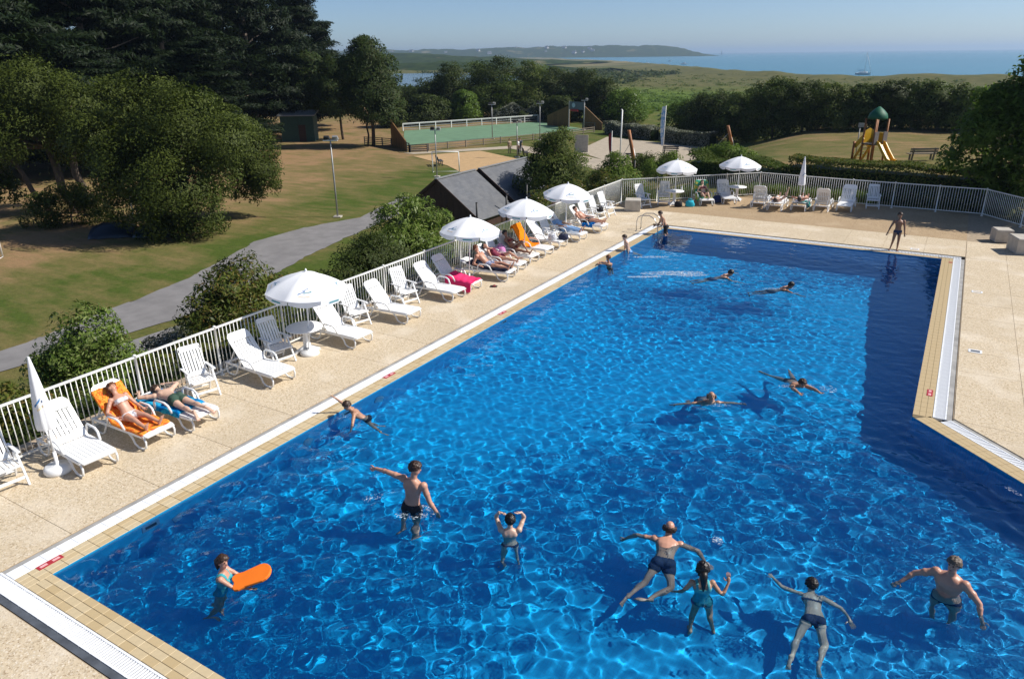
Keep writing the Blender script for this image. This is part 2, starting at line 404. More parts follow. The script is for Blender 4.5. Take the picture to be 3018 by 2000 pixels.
while k < 22:
    x = r5.uniform(-3000, -1350); y = np.interp(x, [-3100, -2050, -1500, -1180], [2900, 3150, 3420, 3580])-r5.uniform(90, 260)
    hit = hv.ray_cast(Vector((x, y, 200)), Vector((0, 0, -1)))[0]
    if hit is None or hit.z < -4: continue
    o = obj('house', hdata, None, (x, y, hit.z-2.5), r5.uniform(-.5, .9)); o.scale = (r5.uniform(.8, 1.5),)*3; k += 1
    tag(o, 'white house with slate roof among trees on the far headland', 'house', 'houses on the headland')

# haze: even pale air over everything (sky outside)
# ------------------------------------------------------------------ pool
POOL = [(0, 0), (20, 0), (20, 3.07), (10.87, 12.17), (10.87, 26.84), (0, 26.84)]
DE = Vector((9.13, -9.1, 0)).normalized()      # direction of the slanting edge
def floor_z(y): return -(1.02+1.3*ss(9, 26, y))
m_, nt_, bs_ = new_mat('blue_pool_tiles')
br = N(nt_, 'ShaderNodeTexBrick', i_Scale=1.0); br.offset = 0; br.inputs['Brick Width'].default_value = .05; br.inputs['Row Height'].default_value = .05; br.inputs['Mortar Size'].default_value = .003
br.inputs['Color1'].default_value = (.0, .32, .58, 1); br.inputs['Color2'].default_value = (.0, .355, .63, 1); br.inputs['Mortar'].default_value = (.005, .27, .52, 1)
tc = nt_.nodes.new('ShaderNodeTexCoord'); nt_.links.new(tc.outputs['Object'], br.inputs['Vector'])
nt_.links.new(br.outputs['Color'], bs_.inputs['Base Color']); bs_.inputs['Roughness'].default_value = .4
M['pool_tile'] = m_
yy = np.linspace(0, 26.84, 55)
V = [(x, y, floor_z(y)) for y in yy for x in (-.01, 20.01)]
F = [(2*i, 2*i+1, 2*i+3, 2*i+2) for i in range(len(yy)-1)]
pf = struct('pool_floor', mesh('pool_floor', V, F, M['pool_tile'], smooth=True))
V = []; F = []
for i, (x, y) in enumerate(POOL): V += [(x, y, -.004), (x, y, -2.9)]
n = len(POOL)
for i in range(n): F.append((2*i, 2*i+1, (2*i+3) % (2*n), (2*i+2) % (2*n)))
pw = struct('pool_wall', mesh('pool_wall', V, F, M['pool_tile']))
for o in (pf, pw): o.cycles.is_caustics_receiver = True
# water surface: real ripples, true refraction
st = .036
xs = np.arange(0, 20.001, st); xs = np.r_[xs, 20.0]; ys = np.arange(0, 26.84, st); ys = np.r_[ys, 26.84]
X, Y = np.meshgrid(xs, ys, indexing='ij'); Zw = np.zeros_like(X)
r1 = np.random.default_rng(4)
for k in range(80):
    lam = math.exp(r1.uniform(math.log(.12), math.log(.85))); th = r1.uniform(0, 2*PI); ph = r1.uniform(0, 7)
    kx, ky = math.cos(th)*2*PI/lam, math.sin(th)*2*PI/lam
    Zw += .0039*lam**.95*np.sin(kx*X+ky*Y+ph+.8*np.sin(X*.31+k)*np.sin(Y*.27+2*k))
for k in range(16):
    lam = math.exp(r1.uniform(math.log(1.0), math.log(3.2))); th = r1.normal(.9, .8); ph = r1.uniform(0, 7)
    Zw += .0042*lam*np.sin(math.cos(th)*2*PI/lam*X+math.sin(th)*2*PI/lam*Y+ph+.9*np.sin(X*.5+k))*.42
calm = .22+.98*(.5+.5*np.sin(X*.42+.8*np.sin(Y*.3))*np.sin(Y*.36+1.1+.6*np.sin(X*.5)))
Zw *= calm*(1-.68*ss(7, 15, Y))
SWIM = [(3.63, 4.15, 1.), (2.45, 1.2, .8), (5.5, 4.4, .8), (7.8, 5.4, 1.2), (8.66, 4.65, .8), (10.0, 5., 1.), (11.66, 6.4, 1.1), (6.9, 10.8, .9), (8.4, 12.6, 1.), (.5, 6.4, .7), (4.5, 20.7, 1.), (6.6, 20.3, 1.), (.35, 20.2, .6), (.2, 22.4, .7)]
for (cx, cy, a) in SWIM:                       # rings round the bathers
    d = np.hypot(X-cx, Y-cy); Zw += a*.014*np.sin(d*2*PI/.42-.5+.6*np.sin(3*np.arctan2(Y-cy, X-cx)))*np.exp(-d/.7)
Zw *= np.clip(np.minimum(X, np.minimum(Y, 26.84-Y))*4, .25, 1)
V = np.c_[X.ravel(), Y.ravel(), Zw.ravel()-.035]
nj = len(ys); ii = np.arange(len(xs)-1)[:, None]*nj+np.arange(nj-1)[None]
F = np.stack([ii, ii+nj, ii+nj+1, ii+1], -1).reshape(-1, 4)
ctr = V[F].mean(1)
inside = ~((ctr[:, 0] > 10.87+.03) & (ctr[:, 0]+ctr[:, 1] > 23.04+.05))
F = F[inside]; used = np.unique(F); remap = np.zeros(len(V), int); remap[used] = np.arange(len(used)); V = V[used]; F = remap[F]
m_ = bpy.data.materials.new('pool_water'); m_.use_nodes = True; nt_ = m_.node_tree; nt_.nodes.clear()
out = nt_.nodes.new('ShaderNodeOutputMaterial'); gl = nt_.nodes.new('ShaderNodeBsdfGlass')
gl.inputs['IOR'].default_value = 1.33; gl.inputs['Roughness'].default_value = 0.0; gl.inputs['Color'].default_value = (.74, .92, 1, 1)
nt_.links.new(gl.outputs[0], out.inputs[0])
pool_water = struct('pool_water', mesh('pool_water', V, F, m_, smooth=True)); pool_water.cycles.is_caustics_caster = True

# ------------------------------------------------------------------ deck slabs, coping tiles, gutters
def speckle(name, base, dark, pale, sc=48):
    m, nt, bs = new_mat(name)
    oi = nt.nodes.new('ShaderNodeObjectInfo')
    vor = nt.nodes.new('ShaderNodeTexVoronoi'); vor.inputs['Scale'].default_value = sc
    tc = nt.nodes.new('ShaderNodeTexCoord'); nt.links.new(tc.outputs['Object'], vor.inputs['Vector'])
    sep = nt.nodes.new('ShaderNodeSeparateColor'); nt.links.new(vor.outputs['Color'], sep.inputs[0])
    c = ramp(nt, sep.outputs[0], [(0, dark), (.22, base), (.75, base), (1, pale)])
    geo = nt.nodes.new('ShaderNodeNewGeometry')
    def wn(s, d):
        n_ = nt.nodes.new('ShaderNodeTexNoise'); n_.inputs['Scale'].default_value = s; n_.inputs['Detail'].default_value = d; nt.links.new(geo.outputs['Position'], n_.inputs['Vector']); return n_.outputs['Fac']
    c = mixc(nt, mapr(nt, wn(16, 4), .44, .66, 0, .42), c, tuple(x*.62 for x in base))
    c = mixc(nt, mapr(nt, wn(.75, 4), .53, .70, 0, .55), c, pale)
    c = mixc(nt, mapr(nt, wn(.5, 5), .30, .46, .4, 0), c, tuple(x*.72 for x in base))
    c = mixc(nt, mapr(nt, oi.outputs['Random'], 0, 1, 0, .22), c, tuple(x*.72 for x in base))
    nt.links.new(c, bs.inputs['Base Color']); bs.inputs['Roughness'].default_value = .9; bs.inputs['Specular IOR Level'].default_value = .2
    bump(nt, bs, vor.outputs['Distance'], .35, .006); return m
M['aggregate'] = speckle('exposed_aggregate', (.63, .515, .355), (.34, .24, .145), (.77, .68, .55))
M['aggregate_b'] = speckle('brown_aggregate', (.43, .31, .185), (.27, .18, .10), (.52, .40, .26), 34)
M['joint'] = simple('sandy_joint', (.36, .28, .19), .95, .2, 8)
M['kerb'] = simple('sandstone_kerb', (.47, .36, .25), .9, .15, 6, bmp=.3)
M['gutter_white'] = simple('white_gutter_plastic', (.84, .85, .86), .4, .04, 6)
M['gutter_dark'] = simple('dark_wet_concrete', (.085, .095, .11), .6, .3, 4)
M['gutter_light'] = simple('grey_channel_edge', (.33, .32, .30), .8, .25, 3)
m_, nt_, bs_ = new_mat('buff_coping_tile')
oi = nt_.nodes.new('ShaderNodeObjectInfo')
c_ = ramp(nt_, oi.outputs['Random'], [(0, (.50, .37, .19)), (.5, (.57, .44, .25)), (1, (.60, .49, .31))])
nt_.links.new(mixc(nt_, mapr(nt_, noise(nt_, 14, 4), .4, .7, 0, .35), c_, (.45, .36, .22)), bs_.inputs['Base Color']); bs_.inputs['Roughness'].default_value = .5
M['tile'] = m_
M['grout'] = simple('brown_grout', (.20, .155, .09), .95, .2, 20)
FAR_FENCE = [(-3.95, 31.3), (1.75, 36.85), (6.4, 36.45), (12.15, 36.35), (13.6, 34.4), (19.5, 26.4)]
# deck bodies (joint colour) 6 cm below the slab tops
deck = obj('pool_deck', None); deck['kind'] = 'structure'
db = MB()
GO = .75                                                     # outer edge of gutter
db.prism([(-4.3, -9), (-GO, -9), (-GO, 27.55), (-4.3, 27.55)], -.6, -.012)
db.prism([(-4.3, 27.553), (11.62, 27.553), (11.62, 36.9), (1.7, 37.15), (-4.3, 31.4)], -.6, -.012)
db.prism([(-GO+.003, -9), (21, -9), (21, -GO), (-GO+.003, -GO)], -.6, -.012)
db.prism([(11.62, 12.49), (22, 2.15), (22, 26), (13.9, 35), (12.2, 36.9), (11.623, 36.9)], -.6, -.012)
db.build('joint_bed', M['joint'], deck)
slab_cache = {}
def clip_poly(poly, planes):
    for (px, py, nx, ny) in planes:
        out = []
        for i in range(len(poly)):
            a, b = poly[i-1], poly[i]; da = (a[0]-px)*nx+(a[1]-py)*ny; db_ = (b[0]-px)*nx+(b[1]-py)*ny
            if (da <= 0) != (db_ <= 0):
                t = da/(da-db_); out.append((a[0]+(b[0]-a[0])*t, a[1]+(b[1]-a[1])*t))
            if db_ <= 0: out.append(b)
        poly = out
        if len(poly) < 3: return []
    return poly
def slab(x0, y0, x1, y1, mat, planes=(), z=0.0, name='slab'):
    g = .004; poly = [(x0+g, y0+g), (x1-g, y0+g), (x1-g, y1-g), (x0+g, y1-g)]
    p2 = clip_poly(poly, planes) if planes else poly
    if len(p2) < 3: return
    cx, cy = (x0+x1)/2, (y0+y1)/2
    key = (round(x1-x0, 3), round(y1-y0, 3), mat.name) if p2 == poly else None
    if key not in slab_cache or key is None:
        me = MB().prism([(x-cx, y-cy) for x, y in p2], -.06, 0).data(name, mat)
        if key: slab_cache[key] = me
    else: me = slab_cache[key]
    obj(name, me, deck, (cx, cy, z+rng.uniform(-.0015, .0015)))
ye = [-9+1.62*k for k in range(23)]+[27.55]
xe = [-4.28, -2.5, -.76]
for a, b in zip(ye[:-1], ye[1:]):
    if b-a < .2: continue
    for x0, x1 in zip(xe[:-1], xe[1:]): slab(x0, a, x1, b, M['aggregate'])
for k in range(14):                                          # near side
    for (y0, y1) in ((-2.4, -.76), (-4.05, -2.4), (-5.7, -4.05)):
        slab(-.74+1.62*k, y0, -.74+1.62*(k+1), y1, M['aggregate'])
for k in range(11):                                          # far side, pale rows
    for (y0, y1) in ((27.56, 29.05), (29.05, 30.45)):
        slab(-4.28+1.45*k, y0, -4.28+1.45*(k+1), y1, M['aggregate'], [(11.62, 0, 1, 0)])
for k in range(7):                                           # far side, brown terrace
    for (y0, y1) in ((30.45, 33.6), (33.6, 36.8)):
        slab(-4.28+2.3*k, y0, -4.28+2.3*(k+1), y1, M['aggregate_b'], [(11.62, 0, 1, 0), (-4.05, 31.45, -.70, .714), (6.4, 36.75, .015, 1)])
for k in range(7):                                           # right-hand side
    for j in range(17):
        x0, y0 = 11.64+1.3*k, 4.9+1.5*j
        slab(x0, y0, x0+1.3, y0+1.5, M['aggregate'] if y0 < 29.8 else M['aggregate_b'], [(11.62, 12.51, -.706, -.708), (13.75, 34.6, .81, .59), (12, 36.7, 0, 1)])
struct('garden_kerb', MB().box((-4.43, 11.2, -.16), (.24, 40.2, .40)).data('garden_kerb', M['kerb']))

# coping tiles: rows of .25 x .12 m
coping = obj('coping', None); coping['kind'] = 'structure'
cb = MB()
cb.prism([(-.37, -.37), (-.004, -.004), (-.004, 26.84), (-.37, 27.1)], -.5, -.006)
cb.prism([(-.37, -.373), (20, -.373), (20, -.004), (.003, -.004)], -.5, -.006)
cb.prism([(10.875, 12.18), (11.24, 12.33), (11.24, 27.1), (10.875, 26.845)], -.5, -.006)
cb.prism([(10.885, 12.168), (20, 3.08), (20, 3.59), (11.245, 12.325)], -.5, -.006)
cb.prism([(-.37, 27.103), (0, 26.846), (10.87, 26.846), (11.24, 27.103)], -.5, -.006)
cb.build('grout_bed', M['grout'], coping)
tw, tl = .1233, .25
tile_me = MB().box((0, 0, -.011), (tw-.006, tl-.006, .024), bev=.003).data('tile', M['tile'])
rest = MB(); ntile = 0
def put_tile(x, y, rz=0., force_rest=False):
    global ntile
    if ntile < 294 and not force_rest:
        o = obj('tile', tile_me, coping, (x, y, .0), rz); ntile += 1
    else:
        rest.box((x, y, -.011), (tw-.006, tl-.006, .024), Matrix.Rotation(rz, 3, 'Z'))
for j in range(0, 18):                                       # near edge
    for r_ in range(3): put_tile(.125+j*tl-(r_+1)*.0, -(r_+.5)*tw, PI/2)
for j in range(82):
    for r_ in range(3): put_tile(-(r_+.5)*tw, .125+j*tl)
for r_ in range(3):
    for q_ in (-.093, -.28): o_ = obj('tile', tile_me, coping, (-(r_+.5)*tw, q_, 0)); o_.scale = (1, .74, 1)
for j in range(82, 108):
    for r_ in range(3): put_tile(-(r_+.5)*tw, .125+j*tl, 0, True)
for j in range(18, 78):
    for r_ in range(3): put_tile(.125+j*tl, -(r_+.5)*tw, PI/2, True)
for j in range(59):
    for r_ in range(3): put_tile(10.87+(r_+.5)*tw, 12.42+j*tl, 0, True)
for j in range(48):
    for r_ in range(3):
        p = Vector((10.87, 12.17, 0))+DE*(.22+j*tl)+Vector((.706, .708, 0))*(r_+.5)*tw
        put_tile(p.x, p.y, math.atan2(DE.y, DE.x)+PI/2, True)
for j in range(43):
    for r_ in range(2): put_tile(.125+j*tl, 26.84+(r_+.5)*tw, PI/2, True)
rest.build('tile_row', M['tile'], coping)['kind'] = 'stuff'

# gutters: white grating, dark channel, pale edging
def grate_panel(L, w):
    b = MB()
    for s in (-1, 1): b.box((s*(w/2-.012), 0, -.012), (.03, L-.012, .022))
    k = int(L/.05)
    for i in range(k): b.box((0, -L/2+(i+.5)*L/k, -.013), (w-.05, L/k*.55, .016))
    return b
gp = grate_panel(.25, .25).data('grate_panel', M['gutter_white'])
gp_solid = MB().box((0, 0, -.012), (.25, .246, .024), bev=.003).data('grate_panel', M['gutter_white'])
def gutter(name, a, b, side, label, inner=.37, dark=True, solid=False):
    """a to b along the water's edge, side = outward normal"""
    a, b, sd = Vector((*a, 0)), Vector((*b, 0)), Vector((*side, 0)); d = (b-a).normalized(); L = (b-a).length
    g = obj(name, None); g['kind'] = 'structure'
    rz = math.atan2(d.y, d.x)-PI/2
    nP = int(L/.25)
    for k in range(nP):
        p = a+d*(k+.5)*L/nP+sd*(inner+.135); o = obj('grate_panel', gp_solid if solid else gp, g, (p.x, p.y, .002), rz); o.scale = (1, L/nP/.25, 1)
    ch = MB(); R3 = Matrix.Rotation(rz, 3, 'Z'); c = a+d*L/2
    ch.box(c+sd*(inner+.135)+Vector((0, 0, -.10)), (.262, L, .10), R3)
    ch.box(c+sd*(inner+.318)+Vector((0, 0, -.035)), (.098, L, .05), R3)
    ch.build('channel', M['gutter_dark'] if dark else M['gutter_light'], g)
    return g
gutter('gutter', (0, -.37), (0, 27.1), (-1, 0), '', dark=False, solid=True)
gutter('gutter', (20, 0), (-.73, 0), (0, -1), '')
gutter('gutter', (10.87, 12.35), (10.87, 27.1), (1, 0), '', dark=False)
gutter('gutter', (20, 3.07), (11.13, 11.92), (.706, .708), '', dark=False)
gutter('gutter', (-.37, 26.84), (11.5, 26.84), (0, 1), '', .265, dark=False)
# depth plates set in the coping
for k, (x, y, rz, lab) in enumerate([(-.31, .13, 0, 'red depth plate on the coping beside the corner of the pool'), (-.31, 8.3, 0, 'red depth plate on the coping near the boy clinging to the edge'), (-.31, 13.6, 0, 'red depth plate on the coping opposite the pink towel'), (11.13, 13.65, 0, 'red depth plate on the coping beside the white grating'), (11.17, 26.4, 0, 'small red depth plate at the far corner of the coping')]):
    t = thing('depth_plate', lab, 'depth marker', (x, y, .001), rz, 'red depth plates in the coping')
    MB().box((0, 0, .003), (.12, .38 if k < 4 else .12, .006)).build('plate', M['red'], t)
    if k < 4:
        for s in (-1, 1): MB().box((0, s*.095, .0065), (.055, .11, .003)).build('panel', M['pinkwhite'], t)
# white hatches in the deck and wall inlets
for (x, y, lab) in ((12.02, 22.8, 'white hatch frame set in the deck nearer the concrete blocks'), (12.0, 17.0, 'white hatch frame set in the deck halfway along the grating'), (9.9, 27.95, 'white hatch frame set in the deck behind the standing boy')):
    t = thing('deck_hatch', lab, 'hatch', (x, y, .002), 0, 'white hatch frames in the deck')
    MB().box((0, .09, .004), (.30, .05, .008)).box((0, -.09, .004), (.30, .05, .008)).box((-.13, 0, .004), (.05, .13, .008)).box((.13, 0, .004), (.05, .13, .008)).build('frame', M['gutter_white'], t)
    MB().box((0, 0, .002), (.2, .12, .004)).build('lid', M['gutter_dark'] if y < 20 else M['aggregate'], t)
for (y, lab) in ((1.62, 'white inlet frame in the pool wall near the corner'), (6.45, 'white inlet frame in the pool wall beside the clinging boy'), (13.2, 'white inlet frame in the pool wall opposite the pink towel')):
    t = thing('wall_inlet', lab, 'inlet', (.006, y, -.22), 0, 'white inlet frames in the pool wall')
    MB().box((0, .13, 0), (.012, .05, .2)).box((0, -.13, 0), (.012, .05, .2)).box((0, 0, .075), (.012, .21, .05)).box((0, 0, -.075), (.012, .21, .05)).build('frame', M['gutter_white'], t)
    MB().box((-.002, 0, 0), (.006, .2, .1)).build('flap', M['gutter_dark'], t)
for (y, lab) in ((2.15, 'round white underwater lamp near the corner of the pool'), (5.25, 'round white underwater lamp under the prone sunbather'), (7.5, 'round white underwater lamp beyond the clinging boy')):
    t = thing('pool_lamp', lab, 'pool lamp', (.01, y, -.5), 0, 'round lamps in the pool wall')
    MB().lathe([(.14, 0), (.14, .02), (.1, .035)], 18).xf(Matrix.Rotation(PI/2, 4, 'Y')).build('rim', M['gutter_white'], t)
    MB().lathe([(.095, 0), (.095, .038), (.02, .05)], 14).xf(Matrix.Rotation(PI/2, 4, 'Y')).build('lens', M['gutter_white'], t)
# ------------------------------------------------------------------ pool fence
FH = 1.25
bar_me = MB().tube([(0, 0, .09), (0, 0, FH-.03)], .0105, 6).data('bar', M['fence_white'])
post_me = MB().lathe([(.06, -.02), (.06, .015), (.031, .016), (.031, FH+.005), (.038, FH+.008), (.038, FH+.03), (.012, FH+.045)], 10).data('post', M['fence_white'])
def fence(name, pts, label, post_gap=2.13, bar_gap=.112, z0=0., first=0.):
    t = thing(name, label, 'fence', (pts[0][0], pts[0][1], z0))
    o0 = Vector((pts[0][0], pts[0][1], 0)); nb = 0; extra = MB()
    for a, b in zip(pts[:-1], pts[1:]):
        a, b = Vector((*a, 0))-o0, Vector((*b, 0))-o0; L = (b-a).length; d = (b-a)/L
        npan = max(1, round(L/post_gap)); pg = L/npan
        MB().beam(a+Vector((0, 0, FH-.02)), b+Vector((0, 0, FH-.02)), .045, .042).build('top_rail', M['fence_white'], t)
        MB().beam(a+Vector((0, 0, .10)), b+Vector((0, 0, .10)), .03, .035).build('bottom_rail', M['fence_white'], t)
        for k in range(npan+1):
            if k == npan and b is not None and (b+o0).to_tuple() != (*pts[-1], 0.0): continue
            obj('post', post_me, t, a+d*pg*k)
        for k in range(npan):
            nbk = round(pg/bar_gap)
            for i in range(1, nbk):
                p = a+d*(pg*k+pg*i/nbk)
                if nb < 300: obj('bar', bar_me, t, p)
                else: extra.tube([p+Vector((0, 0, .09)), p+Vector((0, 0, FH-.03))], .0105, 5)
                nb += 1
    if extra.V: extra.build('far_bars', M['fence_white'], t)['kind'] = 'stuff'
    return t
fence('pool_fence', [(-3.95, -4.1), (-3.95, 31.2)], 'white railing fence running behind the row of loungers along the pool')
fence('pool_fence', FAR_FENCE[:2], 'white railing fence section behind the parasol tables, between corner block and hedge')
fence('pool_fence', FAR_FENCE[1:4], 'white railing fence section in front of the dark clipped hedge')
fence('pool_fence', FAR_FENCE[3:], 'white railing fence section turning under the leafy tree')

# ------------------------------------------------------------------ resin sun loungers
def rounded(w, l, r, n=4, taper=0.):
    out = []
    for (cx, cy, a0) in ((l-r, w/2-r-taper, 0), (0+.004, w/2-.004, None), (.004, -w/2+.004, None), (l-r, -w/2+r+taper, -PI/2)):
        if a0 is None: out.append((cx, cy)); continue
        seq = [a0+PI/2*k/n for k in range(n+1)]
        out += [(cx+r*math.cos(a), cy+r*math.sin(a)) for a in seq]
    return out
slat_seat = MB().box((0, 0, 0), (1.0, .076, .02), bev=.004).data('slat', M['plastic'])
slat_back = MB().box((0, 0, 0), (.52, .064, .018), bev=.004).data('slat', M['plastic'])
def loop(b, y, pts, r=.021): b.tube([(x, y, z) for x, z in pts], r, 7)
def make_lounger(ang):
    t = thing('sun_lounger', 'x', 'sun lounger')
    P = M['plastic']
    f = MB()
    for s in (-1, 1): f.beam((.1, s*.325, .30), (1.82, s*.325, .30), .035, .055)
    f.box((.12, 0, .295), (.05, .62, .04)); f.box((.82, 0, .285), (.05, .62, .04)); f.box((1.80, 0, .295), (.05, .62, .04))
    f.build('frame', P, t)
    s = MB()
    s.box((.86, 0, .335), (.07, .64, .022), bev=.005)
    s.add([(1.76, -.33, .325), (1.90, -.31, .295), (1.90, .31, .295), (1.76, .33, .325), (1.76, -.33, .347), (1.91, -.31, .318), (1.91, .31, .318), (1.76, .33, .347)], [(3, 2, 1, 0), (4, 5, 6, 7), (0, 1, 5, 4), (1, 2, 6, 5), (2, 3, 7, 6), (3, 0, 4, 7)])
    for sg in (-1, 1): s.beam((.88, sg*.326, .337), (1.78, sg*.326, .337), .012, .02)
    seat = s.build('seat', P, t)
    for k in range(8): obj('slat', slat_seat, seat, (1.33, -.287+k*.082, .337))
    ca, sa = math.cos(ang), math.sin(ang)
    RB = Matrix(((-ca, 0, sa, .80), (0, 1, 0, 0), (sa, 0, ca, .345), (0, 0, 0, 1)))     # local x up the back
    bk = MB()
    hd = rounded(.62, .24, .13, 5)
    bk.prism([(.66+x, y) for x, y in hd], -.012, .014)
    bk.prism([(.0, -.32), (.13, -.32), (.13, .32), (.0, .32)], -.012, .012)
    for sg in (-1, 1): bk.box((.36, sg*.30, -.004), (.74, .035, .035))
    bk.prism([(.36, -.29), (.40, -.29), (.40, .29), (.36, .29)], -.022, -.012)
    bk.xf(RB); back = bk.build('backrest', P, t)
    for k in range(7):
        o = obj('slat', slat_back, back); o.matrix_local = RB @ Matrix.Translation((.39, -.243+k*.081, .0))
    if ang > .3:
        st = MB()
        q = RB @ Vector((.5, 0, -.02))
        for sg in (-1, 1): st.beam((q.x, sg*.26, q.z), (.2, sg*.26, .31), .022, .022)
        st.build('support_strut', P, t)
    for sg in (-1, 1):
        lg = MB(); loop(lg, sg*.325, [(1.80, .29), (1.845, .2), (1.82, .07), (1.74, .021), (1.58, .021), (1.47, .08), (1.42, .2), (1.30, .30)]); lg.build('leg', P, t)
        lg = MB(); loop(lg, sg*.325, [(.14, .29), (.10, .18), (.13, .05), (.22, .021), (.38, .021), (.47, .08), (.54, .2), (.58, .29)]); lg.build('leg', P, t)
        ar = MB(); ar.tube([(.70, sg*.345, .31), (.715, sg*.36, .48), (.78, sg*.365, .545), (1.06, sg*.365, .54), (1.16, sg*.36, .49), (1.24, sg*.345, .33)], .024, 8); ar.build('armrest', P, t)
    return t
def place_lounger(y, ang, label, x_foot=-2.1, rz=0., group='white resin sun loungers'):
    rz += rng.uniform(-.05, .05); x_foot += rng.uniform(-.06, .06)
    t = make_lounger_cached(ang); t.location = (x_foot-1.91*math.cos(rz), y-1.91*math.sin(rz), 0); t.rotation_euler = (0, 0, rz)
    t['label'] = label; t['group'] = group
    return t
_lc = {}
def make_lounger_cached(ang):
    k = round(ang, 2)
    if k not in _lc: _lc[k] = make_lounger(ang); return _lc[k]
    return copy_tree(_lc[k])
A5 = math.radians(50)
L = {}
L['A'] = place_lounger(2.12, math.radians(52), 'empty white sun lounger in front of the closed parasol', rz=-.10)
L['B'] = place_lounger(3.35, A5, 'white sun lounger under the woman on the orange towel')
L['C'] = place_lounger(4.32, 0.0, 'flat white sun lounger under the prone man in green trunks', -1.85)
L['D'] = place_lounger(6.65, A5, 'empty white sun lounger between the armchair by the prone man and the shaded armchair')
L['E'] = place_lounger(9.48, math.radians(52), 'empty white sun lounger beside the round table under the parasol')
L['F'] = place_lounger(11.70, math.radians(52), 'empty white sun lounger between two white armchairs')
L['G'] = place_lounger(14.0, A5, 'empty white sun lounger right beside the pink towel')
L['H'] = place_lounger(15.05, math.radians(52), 'white sun lounger with the pink towel thrown over its seat')
L['I'] = place_lounger(16.75, math.radians(14), 'low reclined white sun lounger under the man in striped trunks', -1.75, .12)
L['J'] = place_lounger(17.75, math.radians(32), 'white sun lounger under the woman behind the man in striped trunks', -2.0, .05)
L['K'] = place_lounger(18.95, A5, 'white sun lounger under the dark haired woman with raised knees', -2.1)
L['L'] = place_lounger(20.15, math.radians(58), 'white sun lounger draped with the orange towel', -2.1)
L['M'] = place_lounger(21.5, A5, 'shaded white sun lounger with bags on its foot end', -2.2)
L['N'] = place_lounger(23.0, A5, 'white sun lounger under the person in pale blue clothes', -2.0)
L['O'] = place_lounger(24.9, A5, 'white sun lounger under the man lying in dark trunks by the ladder', -1.95)
L['P'] = place_lounger(32.55, math.radians(58), 'white sun lounger under the woman on the green towel', -.02+.0, -1.05)
L['P'].location = (-.75, 34.2, 0); L['P'].rotation_euler = (0, 0, -1.02)
L['Q'] = place_lounger(33.5, A5, 'empty white sun lounger between the green towel and the far table'); L['Q'].location = (.1, 35.15, 0); L['Q'].rotation_euler = (0, 0, -1.0)
# loungers on the terrace turned away from the pool
def away(key, x, y, ang, label, rz=PI/2):
    t = make_lounger_cached(ang); t.location = (x, y, 0); t.rotation_euler = (0, 0, rz); t['label'] = label; t['group'] = 'white resin sun loungers'; L[key] = t
away('R', 2.55, 33.05, math.radians(58), 'empty white sun lounger seen from behind, next to the sleeping man')
away('S', 3.42, 32.75, math.radians(6), 'flat white sun lounger under the sleeping man on the terrace')
away('T', 4.45, 33.2, math.radians(10), 'flat white sun lounger under the woman with arms behind her head')
away('U', 5.42, 33.6, math.radians(58), 'empty white sun lounger with tan cushion, seen from behind, next to the woman')
away('V', 6.4, 36.05, math.radians(58), 'empty white sun lounger facing the pool in front of the far fence', -PI/2)

# ------------------------------------------------------------------ high-backed armchairs
cslat = MB().box((0, 0, 0), (.50, .052, .016), bev=.003).data('slat', M['plastic'])
sslat = MB().box((0, 0, 0), (.40, .062, .016), bev=.003).data('slat', M['plastic'])
def make_chair():
    t = thing('armchair', 'x', 'armchair'); P = M['plastic']
    s = MB(); s.box((.43, 0, .415), (.05, .52, .035), bev=.006); s.box((.0, 0, .405), (.05, .52, .03)); 
    for sg in (-1, 1): s.box((.21, sg*.255, .41), (.46, .03, .035))
    seat = s.build('seat', P, t)
    for k in range(6): obj('slat', sslat, seat, (.21, -.19+k*.076, .418))
    a = math.radians(66); ca, sa = math.cos(a), math.sin(a)
    RB = Matrix(((-ca, 0, sa, .0), (0, 1, 0, 0), (sa, 0, ca, .42), (0, 0, 0, 1)))
    b = MB(); b.prism([(.62+x, y) for x, y in rounded(.50, .13, .05, 3)], -.012, .012); b.prism([(.02, -.25), (.12, -.25), (.12, .25), (.02, .25)], -.012, .012)
    for sg in (-1, 1): b.box((.36, sg*.24, -.003), (.66, .03, .03))
    b.xf(RB); back = b.build('backrest', P, t)
    for k in range(6):
        o = obj('slat', cslat, back); o.matrix_local = RB @ Matrix.Translation((.37, -.18+k*.072, .0))
    for sg in (-1, 1):
        MB().beam((.47, sg*.285, 0), (.18, sg*.285, .62), .035, .045).build('leg', P, t)
        MB().beam((-.10, sg*.265, 0), (.16, sg*.265, .60), .03, .04).build('leg', P, t)
        ar = MB(); ar.add([(x, sg*.285+y, z) for (x, y, z) in [(-.17, -.025, .63), (.30, -.035, .64), (.36, -.03, .625), (.36, .03, .625), (.30, .035, .64), (-.17, .025, .63)]]+[(x, sg*.285+y, z) for (x, y, z) in [(-.17, -.025, .655), (.30, -.035, .665), (.36, -.03, .65), (.36, .03, .65), (.30, .035, .665), (-.17, .025, .655)]],
            [(0, 1, 2, 3, 4, 5)[::-1], (6, 7, 8, 9, 10, 11)]+[(i, (i+1) % 6, 6+(i+1) % 6, 6+i) for i in range(6)]); ar.build('armrest', P, t)
    MB().beam((.40, -.285, .15), (.40, .285, .15), .025, .05).build('stretcher', P, t)
    MB().beam((-.04, -.265, .14), (-.04, .265, .14), .022, .04).build('stretcher', P, t)
    return t
chair0 = make_chair(); cu = [0]
def chair(x, y, rz, label, group='high-backed white armchairs'):
    c = chair0 if not cu[0] else copy_tree(chair0); cu[0] = 1
    c.location = (x, y, 0); c.rotation_euler = (0, 0, rz); c['label'] = label; c['group'] = group; return c
chair(-3.42, .95, -.12, 'white armchair beside the closed parasol, cut by the picture edge')
